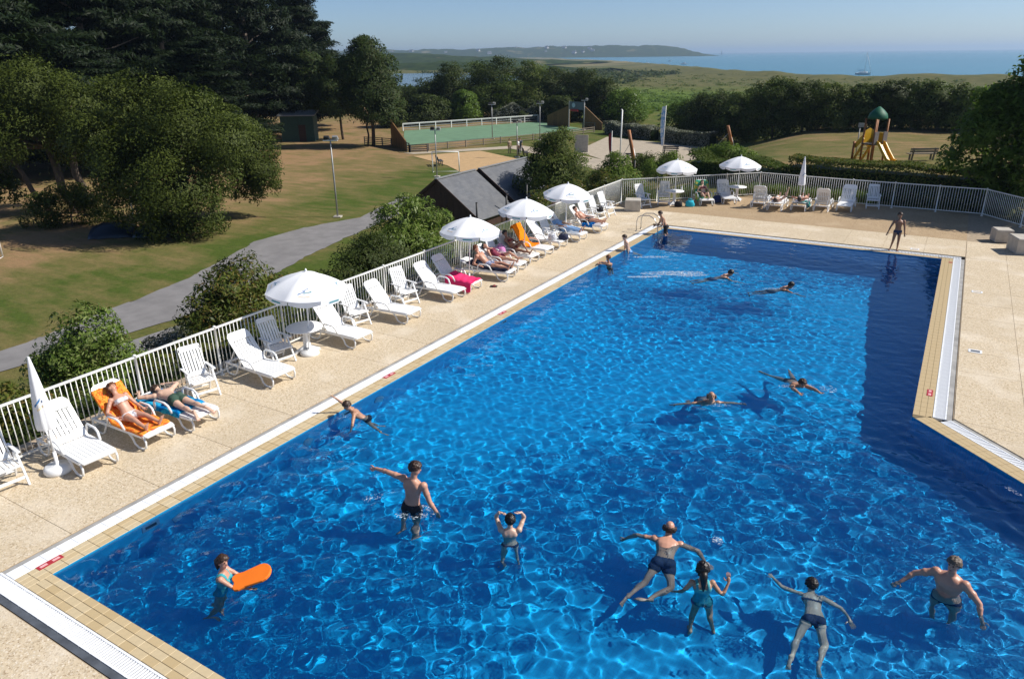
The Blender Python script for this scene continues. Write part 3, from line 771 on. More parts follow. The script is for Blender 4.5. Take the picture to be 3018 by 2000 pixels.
chair(-3.55, 5.35, -.28, 'empty white armchair beside the prone man, between two loungers')
chair(-3.52, 7.62, -.18, 'white armchair standing in the shade of the parasol by the round table')
chair(-3.66, 10.7, -.22, 'empty white armchair on the far side of the lounger next to the round table')
chair(-3.62, 12.95, -.22, 'empty white armchair between two empty loungers near the pink towel')
chair(-3.5, 18.2, .05, 'white armchair behind the dark haired woman, a bag on its seat')
chair(-3.45, 22.25, -.15, 'empty white armchair beside the person in pale blue clothes')
chair(-3.5, 26.0, -.12, 'white armchair nearest the ladder, first of three in a row')
chair(-3.45, 27.0, -.12, 'white armchair in the middle of three in a row by the concrete block')
chair(-3.5, 28.2, -.15, 'white armchair next to the concrete block at the fence corner')
chair(-2.75, 31.05, -.55, 'sunlit white armchair behind the small concrete block')
chair(-2.0, 32.35, -1.25, 'shaded white armchair beside the parasol table with the bottle')
chair(7.45, 36.15, -PI/2+.18, 'shaded white armchair at the end of the terrace row by the hedge')

# ------------------------------------------------------------------ tables and parasols
def make_table():
    t = thing('round_table', 'x', 'table'); P = M['plastic']
    MB().lathe([(.03, .675), (.44, .675), (.475, .69), (.48, .705), (.465, .718), (.02, .722)], 32).build('tabletop', P, t)
    c = MB()
    for k in range(4):
        a = PI/4+k*PI/2; d = Vector((math.cos(a), math.sin(a), 0)); q = Vector((-d.y, d.x, 0))*.018
        pr = [d*.0+Vector((0, 0, .675)), d*.10+Vector((0, 0, .675)), d*.062+Vector((0, 0, .5)), d*.075+Vector((0, 0, .2)), d*.0+Vector((0, 0, .16))]
        n_ = len(pr); c.add([p+q for p in pr]+[p-q for p in pr], [tuple(range(n_)), tuple(range(2*n_-1, n_-1, -1))]+[(i, n_+i, n_+(i+1) % n_, (i+1) % n_) for i in range(n_)])
    c.build('column', P, t)
    for k in range(4):
        a = PI/4+k*PI/2; d = Vector((math.cos(a), math.sin(a), 0)); q = Vector((-d.y, d.x, 0))*.026
        pr = [d*.0+Vector((0, 0, .2)), d*.08+Vector((0, 0, .19)), d*.36+Vector((0, 0, .05)), d*.37, d*.30, d*.12+Vector((0, 0, .09)), d*.0+Vector((0, 0, .1))]
        n_ = len(pr); MB().add([p+q for p in pr]+[p-q for p in pr], [tuple(range(n_)), tuple(range(2*n_-1, n_-1, -1))]+[(i, n_+i, n_+(i+1) % n_, (i+1) % n_) for i in range(n_)]).build('leg', P, t)
    return t
tb = make_table(); tb.location = (-3.2, 8.4, 0); tb.rotation_euler = (0, 0, .3); tag(tb, 'round white table under the parasol between shaded armchair and empty lounger', 'table', 'round white tables')
dup(tb, (-1.42, 32.25, 0), .5, 'round white table with a bottle beside the woman on the green towel')
dup(tb, (1.05, 34.95, 0), .1, 'round white table under the far parasol by the fence bend')
NP = 8
def canopy_pt(a, s, R0, z_rim, z_top):
    """s 0 centre .. 1 rim, a angle; panels sag between the ribs"""
    ph = (a*NP/(2*PI)) % 1.0
    sag = 4*ph*(1-ph)
    r = R0*s*(1-.075*sag*s)
    z = z_top-(z_top-z_rim)*(.45*s+.55*s*s)-.035*sag*s
    return (r*math.cos(a), r*math.sin(a), z)
def make_parasol():
    t = thing('parasol', 'x', 'parasol'); z1, z2, R0 = 1.80, 2.27, 1.06
    MB().tube([(0, 0, .05), (0, 0, 2.31)], .019, 8).lathe([(.03, 2.26), (.035, 2.29), (.012, 2.34)], 8).build('pole', M['plastic'], t)
    b = MB(); na, ns = 48, 8
    V = [canopy_pt(2*PI*i/na, s/ns, R0, z1, z2) for s in range(ns+1) for i in range(na)]
    F = [(s*na+i, s*na+(i+1) % na, (s+1)*na+(i+1) % na, (s+1)*na+i) for s in range(ns) for i in range(na)]
    b.add(V, F, 0, True)
    cn = b.build('canopy', M['canvas'], t)
    v = MB()                                              # hanging valance with scalloped foot
    for k in range(NP):
        m = 6; top = []; bot = []
        for i in range(m+1):
            a = 2*PI*(k+i/m*.97+.015)/NP; x, y, z = canopy_pt(a, 1, R0, z1, z2); sc = math.sin(PI*i/m)
            top.append((x, y, z+.004)); bot.append((x*.985, y*.985, z-.10-.045*sc))
        vv = top+bot; v.add(vv, [(i, m+1+i, m+2+i, i+1) for i in range(m)], 0, True)
    v.build('valance', M['canvas'], cn)
    for k in range(NP):
        a = 2*PI*k/NP; MB().tube([Vector(canopy_pt(a, s, R0, z1, z2))-Vector((0, 0, .012)) for s in (.03, .35, .7, 1.0)], .006, 5).build('rib', M['plastic'], t)
        MB().tube([(0, 0, 1.62), Vector(canopy_pt(a, .5, R0, z1, z2))-Vector((0, 0, .02))], .005, 5).build('stretcher', M['plastic'], t)
    MB().lathe([(.035, 1.58), (.035, 1.66)], 10).build('runner', M['plastic'], t)
    # printed mark on every other panel: two strokes and a pale line; small words on the valance
    for k in range(0, NP, 2):
        lg = MB()
        def stroke(p0, p1, w, mi):
            q = []
            for (u, s) in (p0, p1):
                for dw in (-w, w): q.append(Vector(canopy_pt(2*PI*(k+.5+u)/NP, s+dw, R0, z1, z2))+Vector((0, 0, .006)))
            lg.add([q[0], q[1], q[3], q[2]], [(0, 2, 3, 1)], mi)
        stroke((-.26, .80), (.02, .70), .016, 0); stroke((-.05, .76), (.27, .73), .013, 1); stroke((-.10, .70), (.16, .63), .008, 0); stroke((-.22, .86), (.18, .86), .010, 2)
        lg.build('logo', [M['blue_logo'], M['teal_logo'], M['sand_logo']], cn)
    for k in range(1, NP, 2):
        lg = MB(); q = []
        for u in (-.2, .2):
            x, y, z = canopy_pt(2*PI*(k+.5+u)/NP, 1, R0, z1, z2)
            q += [(x*1.004, y*1.004, z-.05), (x*1.001, y*1.001, z-.085)]
        lg.add(q, [(0, 1, 3, 2)]); lg.build('logo', M['teal_logo'], cn)
    MB().lathe([(.24, 0), (.25, .03), (.23, .09), (.06, .12), (.035, .14), (.03, .32)], 20).build('base', M['plastic'], t)
    return t
par = make_parasol(); par.location = (-3.05, 8.35, 0); par.rotation_euler = (0, math.radians(4), .35)
tag(par, 'open white parasol with blue wave print over the near round table', 'parasol', 'open white parasols')
def parasol(x, y, rz, lab, tilt=3): 
    c = dup(par, (x, y, 0), rz, lab); c.rotation_euler = (0, math.radians(tilt), rz); return c
parasol(-2.98, 15.75, .9, 'open white parasol beside the lounger with the pink towel')
parasol(-2.98, 19.5, .55, 'open white parasol behind the lounger draped in orange')
parasol(-3.15, 23.3, .2, 'open white parasol beyond the person in pale blue, nearest the fence corner')
parasol(-1.42, 32.25, .6, 'open white parasol over the table with the bottle', 1)
parasol(1.05, 34.95, .3, 'open white parasol over the table at the fence bend', 1)
def closed_parasol(x, y, lab, lean=(0, 0)):
    t = thing('closed_parasol', lab, 'parasol', (x, y, 0), 0, 'closed white parasols')
    MB().tube([(0, 0, .05), (0, 0, 2.3)], .019, 8).build('pole', M['plastic'], t)
    prof = [(.018, 2.36), (.035, 2.25), (.075, 1.95), (.115, 1.55), (.15, 1.2), (.165, 1.0), (.15, .93)]
    n = 24; V = []
    for r, z in prof:
        for k in range(n):
            a = 2*PI*k/n; rr = r*(1+.16*math.cos(8*a)*min(1, (2.36-z))); V.append((rr*math.cos(a), rr*math.sin(a), z))
    F = [(i*n+k, (i+1)*n+k, (i+1)*n+(k+1) % n, i*n+(k+1) % n) for i in range(len(prof)-1) for k in range(n)]
    cn = MB().add(V, F, 0, True).build('canopy', M['canvas'], t)
    lg = MB()
    def band(a0, z0, a1, z1, w, mi):
        q = []
        for f in np.linspace(0, 1, 5):
            a = a0+(a1-a0)*f; z = z0+(z1-z0)*f; r = np.interp(-z, [-2.36, -1.95, -1.55, -1.2, -1.0], [.018, .075, .115, .15, .165])*(1+.16*math.cos(8*a))+.006
            q += [(r*math.cos(a), r*math.sin(a), z+w), (r*math.cos(a), r*math.sin(a), z-w)]
        lg.add(q, [(2*i, 2*i+1, 2*i+3, 2*i+2) for i in range(4)], mi)
    a0 = -1.35
    band(a0, 1.42, a0+1.0, 1.56, .022, 0); band(a0+.85, 1.47, a0+1.2, 1.52, .018, 0); band(a0+.2, 1.34, a0+1.15, 1.42, .022, 1)
    lg.build('logo', [M['blue_logo'], M['sand_logo']], cn)
    b = MB(); b.lathe([(.24, 0), (.255, .04), (.24, .11), (.2, .14), (.05, .15), (.035, .17), (.03, .42)], 24); b.build('base', M['plastic'], t)
    return t
closed_parasol(-2.93, 1.72, 'closed white parasol with a blue wave print behind the empty lounger')
closed_parasol(4.1, 35.6, 'closed white parasol standing at the far fence behind the sunbathers')

# ------------------------------------------------------------------ towels, bags and small things
def towel_mat(name, cols, sc=7, rough=.95):
    m, nt, bs = new_mat(name); n = len(cols)
    nt.links.new(ramp(nt, noise(nt, sc, 3, .6, dist=1.2), [(.28+.44*i/(n-1), c) for i, c in enumerate(cols)]), bs.inputs['Base Color'])
    bs.inputs['Roughness'].default_value = rough; bs.inputs['Specular IOR Level'].default_value = .1; bump(nt, bs, noise(nt, 60, 3), .3, .005); return m
def towel(name, label, lounger, prof, w, mat, off=.0, seed=1, group=None):
    """cloth lying on a lounger: prof = list of (x, z) in lounger space; hangs a little over the sides"""
    r = np.random.default_rng(seed); P = [Vector((x, 0, z)) for x, z in prof]
    t = []; m = 15
    dd = [0]
    for a, b in zip(P[:-1], P[1:]): dd.append(dd[-1]+(b-a).length)
    q = np.linspace(0, dd[-1], 30); px = np.interp(q, dd, [p.x for p in P]); pz = np.interp(q, dd, [p.z for p in P])
    V = []
    for i in range(30):
        for j in range(m):
            v = (j/(m-1)-.5)*w; y = v+off; z = pz[i]+.012+.010*math.sin(i*.9+j*.7)+r.normal(0, .003)
            ov = max(0, abs(y)-.335); 
            if ov: z -= ov*.9; y = math.copysign(.335+ov*.25, y)
            V.append((px[i]+.012*math.sin(j*1.3), y, z))
    F = [(i*m+j, (i+1)*m+j, (i+1)*m+j+1, i*m+j+1) for i in range(29) for j in range(m-1)]
    o = obj(name, mesh(name, V, F, mat, smooth=True))
    md = o.modifiers.new('thick', 'SOLIDIFY'); md.thickness = .012
    o.matrix_world = lounger.matrix_basis.copy(); tag(o, label, 'towel', group); return o
def bp(ang, s, lift=.03): return (.80-math.cos(ang)*s+math.sin(ang)*lift, .345+math.sin(ang)*s+math.cos(ang)*lift)
T_or = towel_mat('orange_towel', [(.70, .03, .03), (.85, .13, .01), (.82, .38, .06), (.72, .05, .02), (.85, .2, .01)], 9)
towel('towel', 'orange and red patterned towel under the woman in the white bikini', L['B'], [bp(A5, .78), bp(A5, .4), bp(A5, .03), (.95, .36), (1.5, .36), (1.74, .36), (1.80, .30)], .76, T_or, .0, 2)
towel('towel', 'blue patterned towel under the man in green trunks', L['C'], [(.05, .375), (.6, .372), (1.3, .37), (1.45, .36)], .80, towel_mat('blue_towel', [(.0, .06, .25), (.0, .18, .5), (.03, .42, .62), (.0, .1, .32)], 6), -.05, 3)
T_pk = towel_mat('pink_towel', [(.68, .02, .10), (.78, .04, .16), (.72, .05, .16)], 3)
towel('towel', 'bright pink towel thrown across the seat of a lounger', L['H'], [(.85, .50), (.95, .46), (1.05, .44), (1.25, .40), (1.6, .375), (1.86, .36)], 1.05, T_pk, -.16, 4)
towel('towel', 'plain orange towel hanging over the backrest of a lounger', L['L'], [bp(math.radians(58), .78, -.09), bp(math.radians(58), .89, -.04), bp(math.radians(58), .91, .03), bp(math.radians(58), .6), bp(math.radians(58), .05), (.95, .37), (1.25, .37)], .74, towel_mat('plain_orange_towel', [(.72, .16, .005), (.85, .24, .01), (.82, .2, .01)], 4), 0, 5)
towel('towel', 'green and yellow towel under the woman on the far lounger', L['P'], [bp(math.radians(58), .85), bp(math.radians(58), .4), bp(math.radians(58), .03), (.95, .37), (1.5, .36)], .92, towel_mat('green_towel', [(.0, .16, .12), (.02, .34, .22), (.55, .45, .05), (.0, .2, .22)], 4), -.08, 6)
towel('towel', 'deep blue towel hanging beside the man lying by the ladder', L['O'], [(.9, .37), (1.2, .37), (1.4, .365)], .84, towel_mat('deep_blue_towel', [(.0, .1, .4), (.01, .2, .6)], 4), -.08, 7)
towel('towel', 'dark navy towel under the man in striped trunks', L['I'], [bp(.244, .6), bp(.244, .1), (1.0, .36), (1.75, .36)], .66, towel_mat('navy_towel', [(.01, .012, .025), (.02, .025, .05)], 4), 0, 8)
towel('towel', 'white patterned towel under the dark haired woman', L['K'], [bp(A5, .7), bp(A5, .05), (1.0, .36), (1.7, .36)], .60, towel_mat('white_towel', [(.6, .56, .5), (.75, .7, .66)], 4), 0, 9)
towel('towel', 'tan cushion cloth laid over the backrest of a terrace lounger', L['U'], [bp(math.radians(58), .88), bp(math.radians(58), .5), bp(math.radians(58), .05)], .5, towel_mat('tan_cloth', [(.42, .27, .14), (.5, .34, .2)], 4), 0, 10)
towel('towel', 'teal towel beside the woman with her arms behind her head', L['T'], [(.35, .37), (.8, .365), (1.3, .36)], .7, towel_mat('teal_towel', [(.01, .12, .12), (.03, .22, .2), (.5, .55, .55)], 5), -.25, 12)
def bag(name, label, loc, size, mat, rz=0., handles=True, cat='bag'):
    t = thing(name, label, cat, loc, rz, None); sx, sy, sz = size
    b = MB(); n = 14; prof = [(.42, 0), (.5, .12), (.5, .45), (.44, .8), (.36, 1.0)]
    V = []
    for r, z in prof:
        for k in range(n):
            a = 2*PI*k/n; w = r*(1+.09*math.sin(3*a+z*7)); c, s_ = math.cos(a), math.sin(a)
            V.append((math.copysign(abs(c)**.7, c)*w*sx, math.copysign(abs(s_)**.7, s_)*w*sy, z*sz+.03*sz*math.sin(2*a)))
    F = [(i*n+k, i*n+(k+1) % n, (i+1)*n+(k+1) % n, (i+1)*n+k) for i in range(len(prof)-1) for k in range(n)]+[tuple(range(n-1, -1, -1)), tuple((len(prof)-1)*n+k for k in range(n))]
    MB().add(V, F, 0, True).build('body', mat, t)
    if handles:
        for s_ in (-1, 1): MB().tube([(-.22*sx, s_*.2*sy, sz*.92), (-.15*sx, s_*.24*sy, sz*1.3), (.15*sx, s_*.24*sy, sz*1.3), (.22*sx, s_*.2*sy, sz*.92)], .012, 6).build('handle', mat, t)
    return t
def cloth(n, c): return simple(n, c, .9, .2, 9, bmp=.2)
bag('beach_bag', 'turquoise beach bag on the ground beside the green towel', (-.55, 32.15, 0), (.46, .26, .3), cloth('turquoise_cloth', (.02, .42, .55)), .5)
bag('beach_bag', 'black bag on the ground at the foot of the parasol table', (-1.05, 31.85, 0), (.4, .3, .28), cloth('black_cloth', (.012, .012, .015)), .2)
bag('beach_bag', 'navy blue bag on the ground between green towel and empty lounger', (.35, 33.9, 0), (.5, .32, .36), cloth('navy_cloth', (.015, .03, .11)), .9)
bag('beach_bag', 'dark blue bag lying on the foot of the shaded lounger', (-2.35, 21.62, .35), (.42, .3, .2), cloth('dark_blue_cloth', (.02, .025, .06)), .2)
bag('beach_bag', 'white and blue bag on the seat of the shaded lounger', (-2.7, 21.35, .35), (.36, .3, .22), towel_mat('striped_cloth', [(.05, .08, .2), (.7, .7, .72), (.75, .75, .75)], 16), .6)
bag('beach_bag', 'pink and violet bag on the armchair behind the reclining woman', (-3.25, 18.25, .43), (.4, .34, .26), towel_mat('pink_cloth', [(.5, .1, .3), (.6, .25, .5), (.7, .6, .6)], 14), .3)
bag('beach_bag', 'black bag on the seat of the middle armchair of three', (-3.2, 27.0, .43), (.34, .34, .2), cloth('black_cloth_b', (.02, .018, .02)), .3)
def bottle(label, loc):
    t = thing('bottle', label, 'bottle', loc); MB().lathe([(.035, 0), (.038, .02), (.038, .15), (.016, .2), (.016, .22)], 12).build('body', M['plastic'], t); MB().lathe([(.019, .22), (.019, .25)], 10).build('cap', M['plastic'], t)
bottle('white bottle standing on the table by the green towel', (-1.12, 32.45, .722))
def flipflops(label, loc, rz):
    t = thing('flip_flops', label, 'flip flops', loc, rz)
    for s in (-1, 1):
        sole = MB().prism([(-.12, -.03+s*.06), (-.06, -.04+s*.06), (.08, -.045+s*.06), (.13, s*.06), (.08, .045+s*.06), (-.06, .04+s*.06), (-.12, .03+s*.06)], 0, .018).build('sole', M['black_metal'], t)
        MB().tube([(.07, s*.06, .018), (.02, s*.06+.03, .05), (-.04, s*.06+.04, .018)], .006, 5).tube([(.07, s*.06, .018), (.02, s*.06-.03, .05), (-.04, s*.06-.04, .018)], .006, 5).build('strap', M['red'], sole)
flipflops('dark flip flops on the deck beside the pink towel', (-1.98, 15.75, 0), .4)
# concrete blocks
def block(x, y, rz, s, label, h=.52):
    MBb = MB(); MBb.box((0, 0, h/2), (s[0], s[1], h), bev=.02); o = MBb.build('concrete_block', M['concrete'], None, (x, y, 0), rz); tag(o, label, 'block', 'pale concrete blocks'); return o
block(-2.75, 29.95, .35, (.75, .75), 'pale concrete block standing at the corner of the fence', .56)
block(12.8, 31.0, .30, (.62, .62), 'small pale concrete block on the shaded deck', .52)
block(13.65, 29.45, .30, (1.15, 1.0), 'larger pale concrete block cut by the picture edge', .6)
# ladder
lt = thing('pool_ladder', 'stainless steel pool ladder at the far corner beside the climbing boy', 'ladder', (0, 26.0, 0))
for s in (-1, 1):
    MB().tube([(-.86, s*.27, 0), (-.86, s*.27, .45), (-.80, s*.27, .62), (-.66, s*.27, .71), (-.30, s*.27, .74), (-.05, s*.27, .62), (.10, s*.27, .30), (.13, s*.27, -.05), (.14, s*.27, -.9)], .021, 9).build('rail', M['steel'], lt)
    MB().lathe([(.05, 0), (.05, .015), (.025, .03)], 12, (-.86, s*.27, 0)).build('foot', M['steel'], lt)
for k in range(3): MB().box((.13, 0, -.2-.27*k), (.08, .54, .03)).build('step', M['steel'], lt)
# ------------------------------------------------------------------ people
def skin_mat(name, c):
    m, nt, bs = new_mat(name)
    col = ramp(nt, noise(nt, 5, 4), [(.3, tuple(x*.86 for x in c)), (.7, tuple(min(1, x*1.1) for x in c))])
    nt.links.new(col, bs.inputs['Base Color']); bs.inputs['Roughness'].default_value = .42; bs.inputs['Specular IOR Level'].default_value = .45
    bs.inputs['Subsurface Weight'].default_value = 0.0
    return m
SK = {'tan': skin_mat('tanned_skin', (.46, .245, .15)), 'fair': skin_mat('fair_skin', (.62, .40, .29)), 'red': skin_mat('sunburnt_skin', (.56, .29, .195)), 'dark': skin_mat('deep_tanned_skin', (.30, .15, .09))}
HR = {'black': simple('black_hair', (.012, .009, .008), .45, .3, 30), 'brown': simple('brown_hair', (.045, .022, .012), .5, .3, 30), 'auburn': simple('auburn_hair', (.13, .045, .018), .5, .3, 30), 'grey': simple('grey_hair', (.14, .105, .08), .6, .35, 30), 'fairh': simple('fair_hair', (.22, .13, .05), .5, .3, 30)}
M['eye'] = simple('dark_eyes', (.012, .01, .009), .3, .1, 5); M['lip'] = simple('lips', (.36, .12, .1), .4, .1, 5)
def fabric(name, c): return simple(name, c, .85, .18, 12)

def ico(n1=10, n2=7):
    V = [(0, 0, -1)]
    for i in range(1, n2):
        t = -PI/2+PI*i/n2
        for k in range(n1): V.append((math.cos(t)*math.cos(2*PI*k/n1), math.cos(t)*math.sin(2*PI*k/n1), math.sin(t)))
    V.append((0, 0, 1)); F = [(0, 1+(k+1) % n1, 1+k) for k in range(n1)]
    for i in range(n2-2):
        for k in range(n1): F.append((1+i*n1+k, 1+i*n1+(k+1) % n1, 1+(i+1)*n1+(k+1) % n1, 1+(i+1)*n1+k))
    b = 1+(n2-2)*n1; t = len(V)-1
    F += [(b+k, b+(k+1) % n1, t) for k in range(n1)]
    return np.array(V), F
UV, UF = ico()
def nv(v): v = np.asarray(v, float); return v/np.linalg.norm(v)
class Body:
    def __init__(s): s.mb = MB()
    def ell(s, c, ax): s.mb.add(np.asarray(c)+UV@np.asarray(ax), UF, 0, True)      # ax rows: semi axes
    def ball(s, c, r): s.ell(c, np.eye(3)*r)
    def cone(s, a, b, ra, rb, k=5):
        a, b = np.asarray(a, float), np.asarray(b, float)
        pts = [a+(b-a)*i/k for i in range(k+1)]; s.mb.tube([tuple(p) for p in pts], [ra+(rb-ra)*i/k for i in range(k+1)], 10); s.ball(a, ra); s.ball(b, rb)
PEOPLE = []
def person(label, H=1.75, pel=(0, 0, 0), up=(0, 0, 1), front=(0, 1, 0), la=None, ra=None, ll=None, rl=None, face=None, hup=None, skin='tan', hair='brown', hstyle='short', wear=(), fem=False, bulk=1., headk=1., vox=.0135, group=None, name='person', lean=0.):
    """limb directions are given in the body frame: x to the person's right, y to the front, z up the spine"""
    P = np.array(pel, float); u = nv(up); f = np.array(front, float); f = nv(f-u*(f@u)); r = np.cross(f, u)
    B = np.stack([r, f, u])                                   # rows
    W = lambda v: np.asarray(v, float)@B
    at = lambda x, y, z: P+W((x*H, y*H, z*H))
    bk = bulk; bd = Body()
    sw = (.100 if fem else .116)
    st = [(-.055, .040, .038, -.004), (-.025, .082, .058, -.004), (.015, .090 if fem else .086, .064, -.006), (.06, .083 if fem else .079, .057, -.003), (.11, .068 if fem else .074, .052, 0), (.16, .074 if fem else .081, .056, 0), (.21, .086 if fem else .098, .064, .002), (.25, .090 if fem else .106, .060, 0), (.283, .072 if fem else .086, .047, -.004), (.31, .036, .036, -.006)]
    V = []; n = 16
    for (z, rx, ry, oy) in st:
        rx *= bk**.7; ry *= bk
        for k in range(n):
            a = 2*PI*k/n; V.append(at(rx*math.copysign(abs(math.cos(a))**.85, math.cos(a)), oy+ry*math.sin(a), z))
    F = [(i*n+k, i*n+(k+1) % n, (i+1)*n+(k+1) % n, (i+1)*n+k) for i in range(len(st)-1) for k in range(n)]+[tuple(range(n-1, -1, -1)), tuple((len(st)-1)*n+k for k in range(n))]
    bd.mb.add(V, F, 0, True)
    E3 = lambda a, b, c: np.diag([a*H, b*H, c*H])@B
    for sx in (-1, 1):
        bd.ell(at(sx*.043, -.040*bk, -.012), E3(.046, .040, .045))            # glutes
        if fem: bd.ell(at(sx*.042, .050, .205), E3(.036, .034, .034))
        else: bd.ell(at(sx*.045, .040*bk, .225), E3(.046, .024, .032))
        bd.ell(at(sx*.05, -.038, .23), E3(.04, .022, .05))                    # shoulder blades
    if bk > 1.1: bd.ell(at(0, .045*bk, .08), E3(.075*bk, .05*bk, .07))
    # head
    hu = W(hup) if hup is not None else u; hu = nv(hu); hf = W(face) if face is not None else f; hf = nv(hf-hu*(hf@hu)); hr = np.cross(hf, hu)
    HB = np.stack([hr, hf, hu]); hk = headk*H
    nb = at(0, -.004, .305); hc = nb+u*.042*H+hu*.070*hk
    hat = lambda x, y, z: hc+np.array([x, y, z])*hk@HB
    HE = lambda a, b, c: np.diag([a*hk, b*hk, c*hk])@HB
    bd.cone(nb-u*.02*H, hc-hu*.03*hk, .034*H*bk**.5, .030*H, 3)
    bd.ell(hat(0, -.004, .012), HE(.044, .053, .052)); bd.ell(hat(0, .010, -.026), HE(.036, .040, .040)); bd.ell(hat(0, .026, -.050), HE(.020, .018, .014))
    bd.ell(hat(0, .050, -.008), HE(.008, .013, .016))
    for sx in (-1, 1): bd.ell(hat(sx*.044, -.004, -.006), HE(.007, .012, .018))
    # arms
    arm_def = {1: ra or [(.25, .05, -1), (.15, .2, -1)], -1: la or [(-.25, .05, -1), (-.15, .2, -1)]}
    segs = {}; hands = []
    for sx in (-1, 1):
        d = arm_def[sx]; d1, d2 = nv(W(d[0])), nv(W(d[1])); d3 = nv(W(d[2])) if len(d) > 2 else d2
        lift = max(0, d1@u)*.025
        sh = at(sx*(sw-.4*lift), 0, .268+lift); el = sh+d1*.17*H; wr = el+d2*.148*H
        af = .85 if fem else 1.
        bd.ball(sh, .040*H*af*bk**.5); bd.cone(sh, el, .033*H*af*bk**.5, .025*H*af); bd.ell((sh+el)/2+u*0, np.eye(3)*.033*H*af*bk**.5)
        bd.cone(el, wr, .025*H*af, .0165*H*af); bd.ball(el+d2*.04*H, .027*H*af)
        pn = np.cross(d3, r*sx); pn = pn if np.linalg.norm(pn) > .2 else np.cross(d3, f); pn = nv(pn); ps = np.cross(pn, d3)
        pc = wr+d3*.028*H
        bd.ell(pc, np.stack([d3*.036*H, ps*.023*H, pn*.012*H]))
        hands.append((pc, d3, ps, pn, sx)); segs['a%d' % sx] = (sh, el, wr)
    # legs
    leg_def = {1: rl or [(.04, 0, -1), (.0, -.02, -1)], -1: ll or [(-.04, 0, -1), (.0, -.02, -1)]}
    feet = []
    for sx in (-1, 1):
        d = leg_def[sx]; d1, d2 = nv(W(d[0])), nv(W(d[1]))
        d3 = nv(W(d[2])) if len(d) > 2 else nv(f-d2*(f@d2)*.9+d2*.05)
        hp = at(sx*.048, 0, 0); kn = hp+d1*.245*H; an = kn+d2*.235*H
        bd.cone(hp, kn, .055*H*bk**.6, .033*H); bd.ball(hp+d1*.06*H, .056*H*bk**.6); bd.cone(kn, an, .032*H, .019*H)
        bkd = -np.cross(np.cross(d2, f), d2); bkd = bkd if np.linalg.norm(bkd) > .1 else -f
        cf = kn+d2*.075*H-nv(np.cross(np.cross(d2, d3), d2))*.012*H
        bd.ell(cf, np.stack([d2*.07*H, np.cross(nv(d2), nv(np.cross(d2, d3)))*.029*H, nv(np.cross(d2, d3))*.029*H]))
        side = nv(np.cross(d2, d3)); sole = nv(np.cross(side, d3))
        if sole@d2 < 0: sole = -sole
        heel = an+sole*.012*H-d3*.022*H; toe = an+sole*.020*H+d3*.088*H
        bd.ball(an, .021*H); bd.ball(heel, .021*H)
        bd.ell((heel+toe)/2+d3*.01*H, np.stack([d3*.068*H, side*.024*H, sole*.014*H])); bd.ell(toe, np.stack([d3*.030*H, side*.029*H, sole*.012*H]))
        feet.append((toe, d3, side, sole, sx)); segs['l%d' % sx] = (hp, kn, an)
    me = bd.mb.data('body', SK[skin])
    o = obj('body_tmp', me); mr = o.modifiers.new('r', 'REMESH'); mr.mode = 'VOXEL'; mr.voxel_size = vox*H/1.75; mr.use_smooth_shade = True
    ms = o.modifiers.new('s', 'SMOOTH'); ms.factor = .5; ms.iterations = 4
    PEOPLE.append(dict(o=o, label=label, H=H, P=P, B=B, hc=hc, HB=HB, hk=hk, hands=hands, feet=feet, segs=segs, skin=skin, hair=hair, hstyle=hstyle, wear=wear, fem=fem, bulk=bulk, group=group, nb=nb, name=name))

def seg_t(C, a, b):
    d = b-a; L2 = d@d; t = ((C-a)@d)/L2; q = a+np.clip(t, 0, 1)[:, None]*d; return t, np.linalg.norm(C-q, axis=1)
def submesh(V, NRM, Fq, mask, off, name, mat, parent, jitter=0., seed=0):
    Fm = Fq[mask]
    if not len(Fm): return None
    used = np.unique(Fm); mp = np.zeros(len(V), int); mp[used] = np.arange(len(used))
    vv = V[used]+NRM[used]*(off+(np.random.default_rng(seed).uniform(0, jitter, (len(used), 1)) if jitter else 0))
    F2 = mp[Fm]; n = len(vv)
    inner = V[used]-NRM[used]*.004
    # rim: edges used once
    e = np.concatenate([F2[:, [0, 1]], F2[:, [1, 2]], F2[:, [2, 3]], F2[:, [3, 0]]]); key = np.sort(e, 1); ku = key[:, 0]*n+key[:, 1]
    un, idx, cnt = np.unique(ku, return_index=True, return_counts=True); be = e[idx[cnt == 1]]
    rim = np.c_[be[:, 1], be[:, 0], be[:, 0]+n, be[:, 1]+n]
    o = obj(name, mesh(name, np.r_[vv, inner], np.r_[F2, rim], mat, smooth=True), parent); o.cycles.is_caustics_receiver = True
    return o
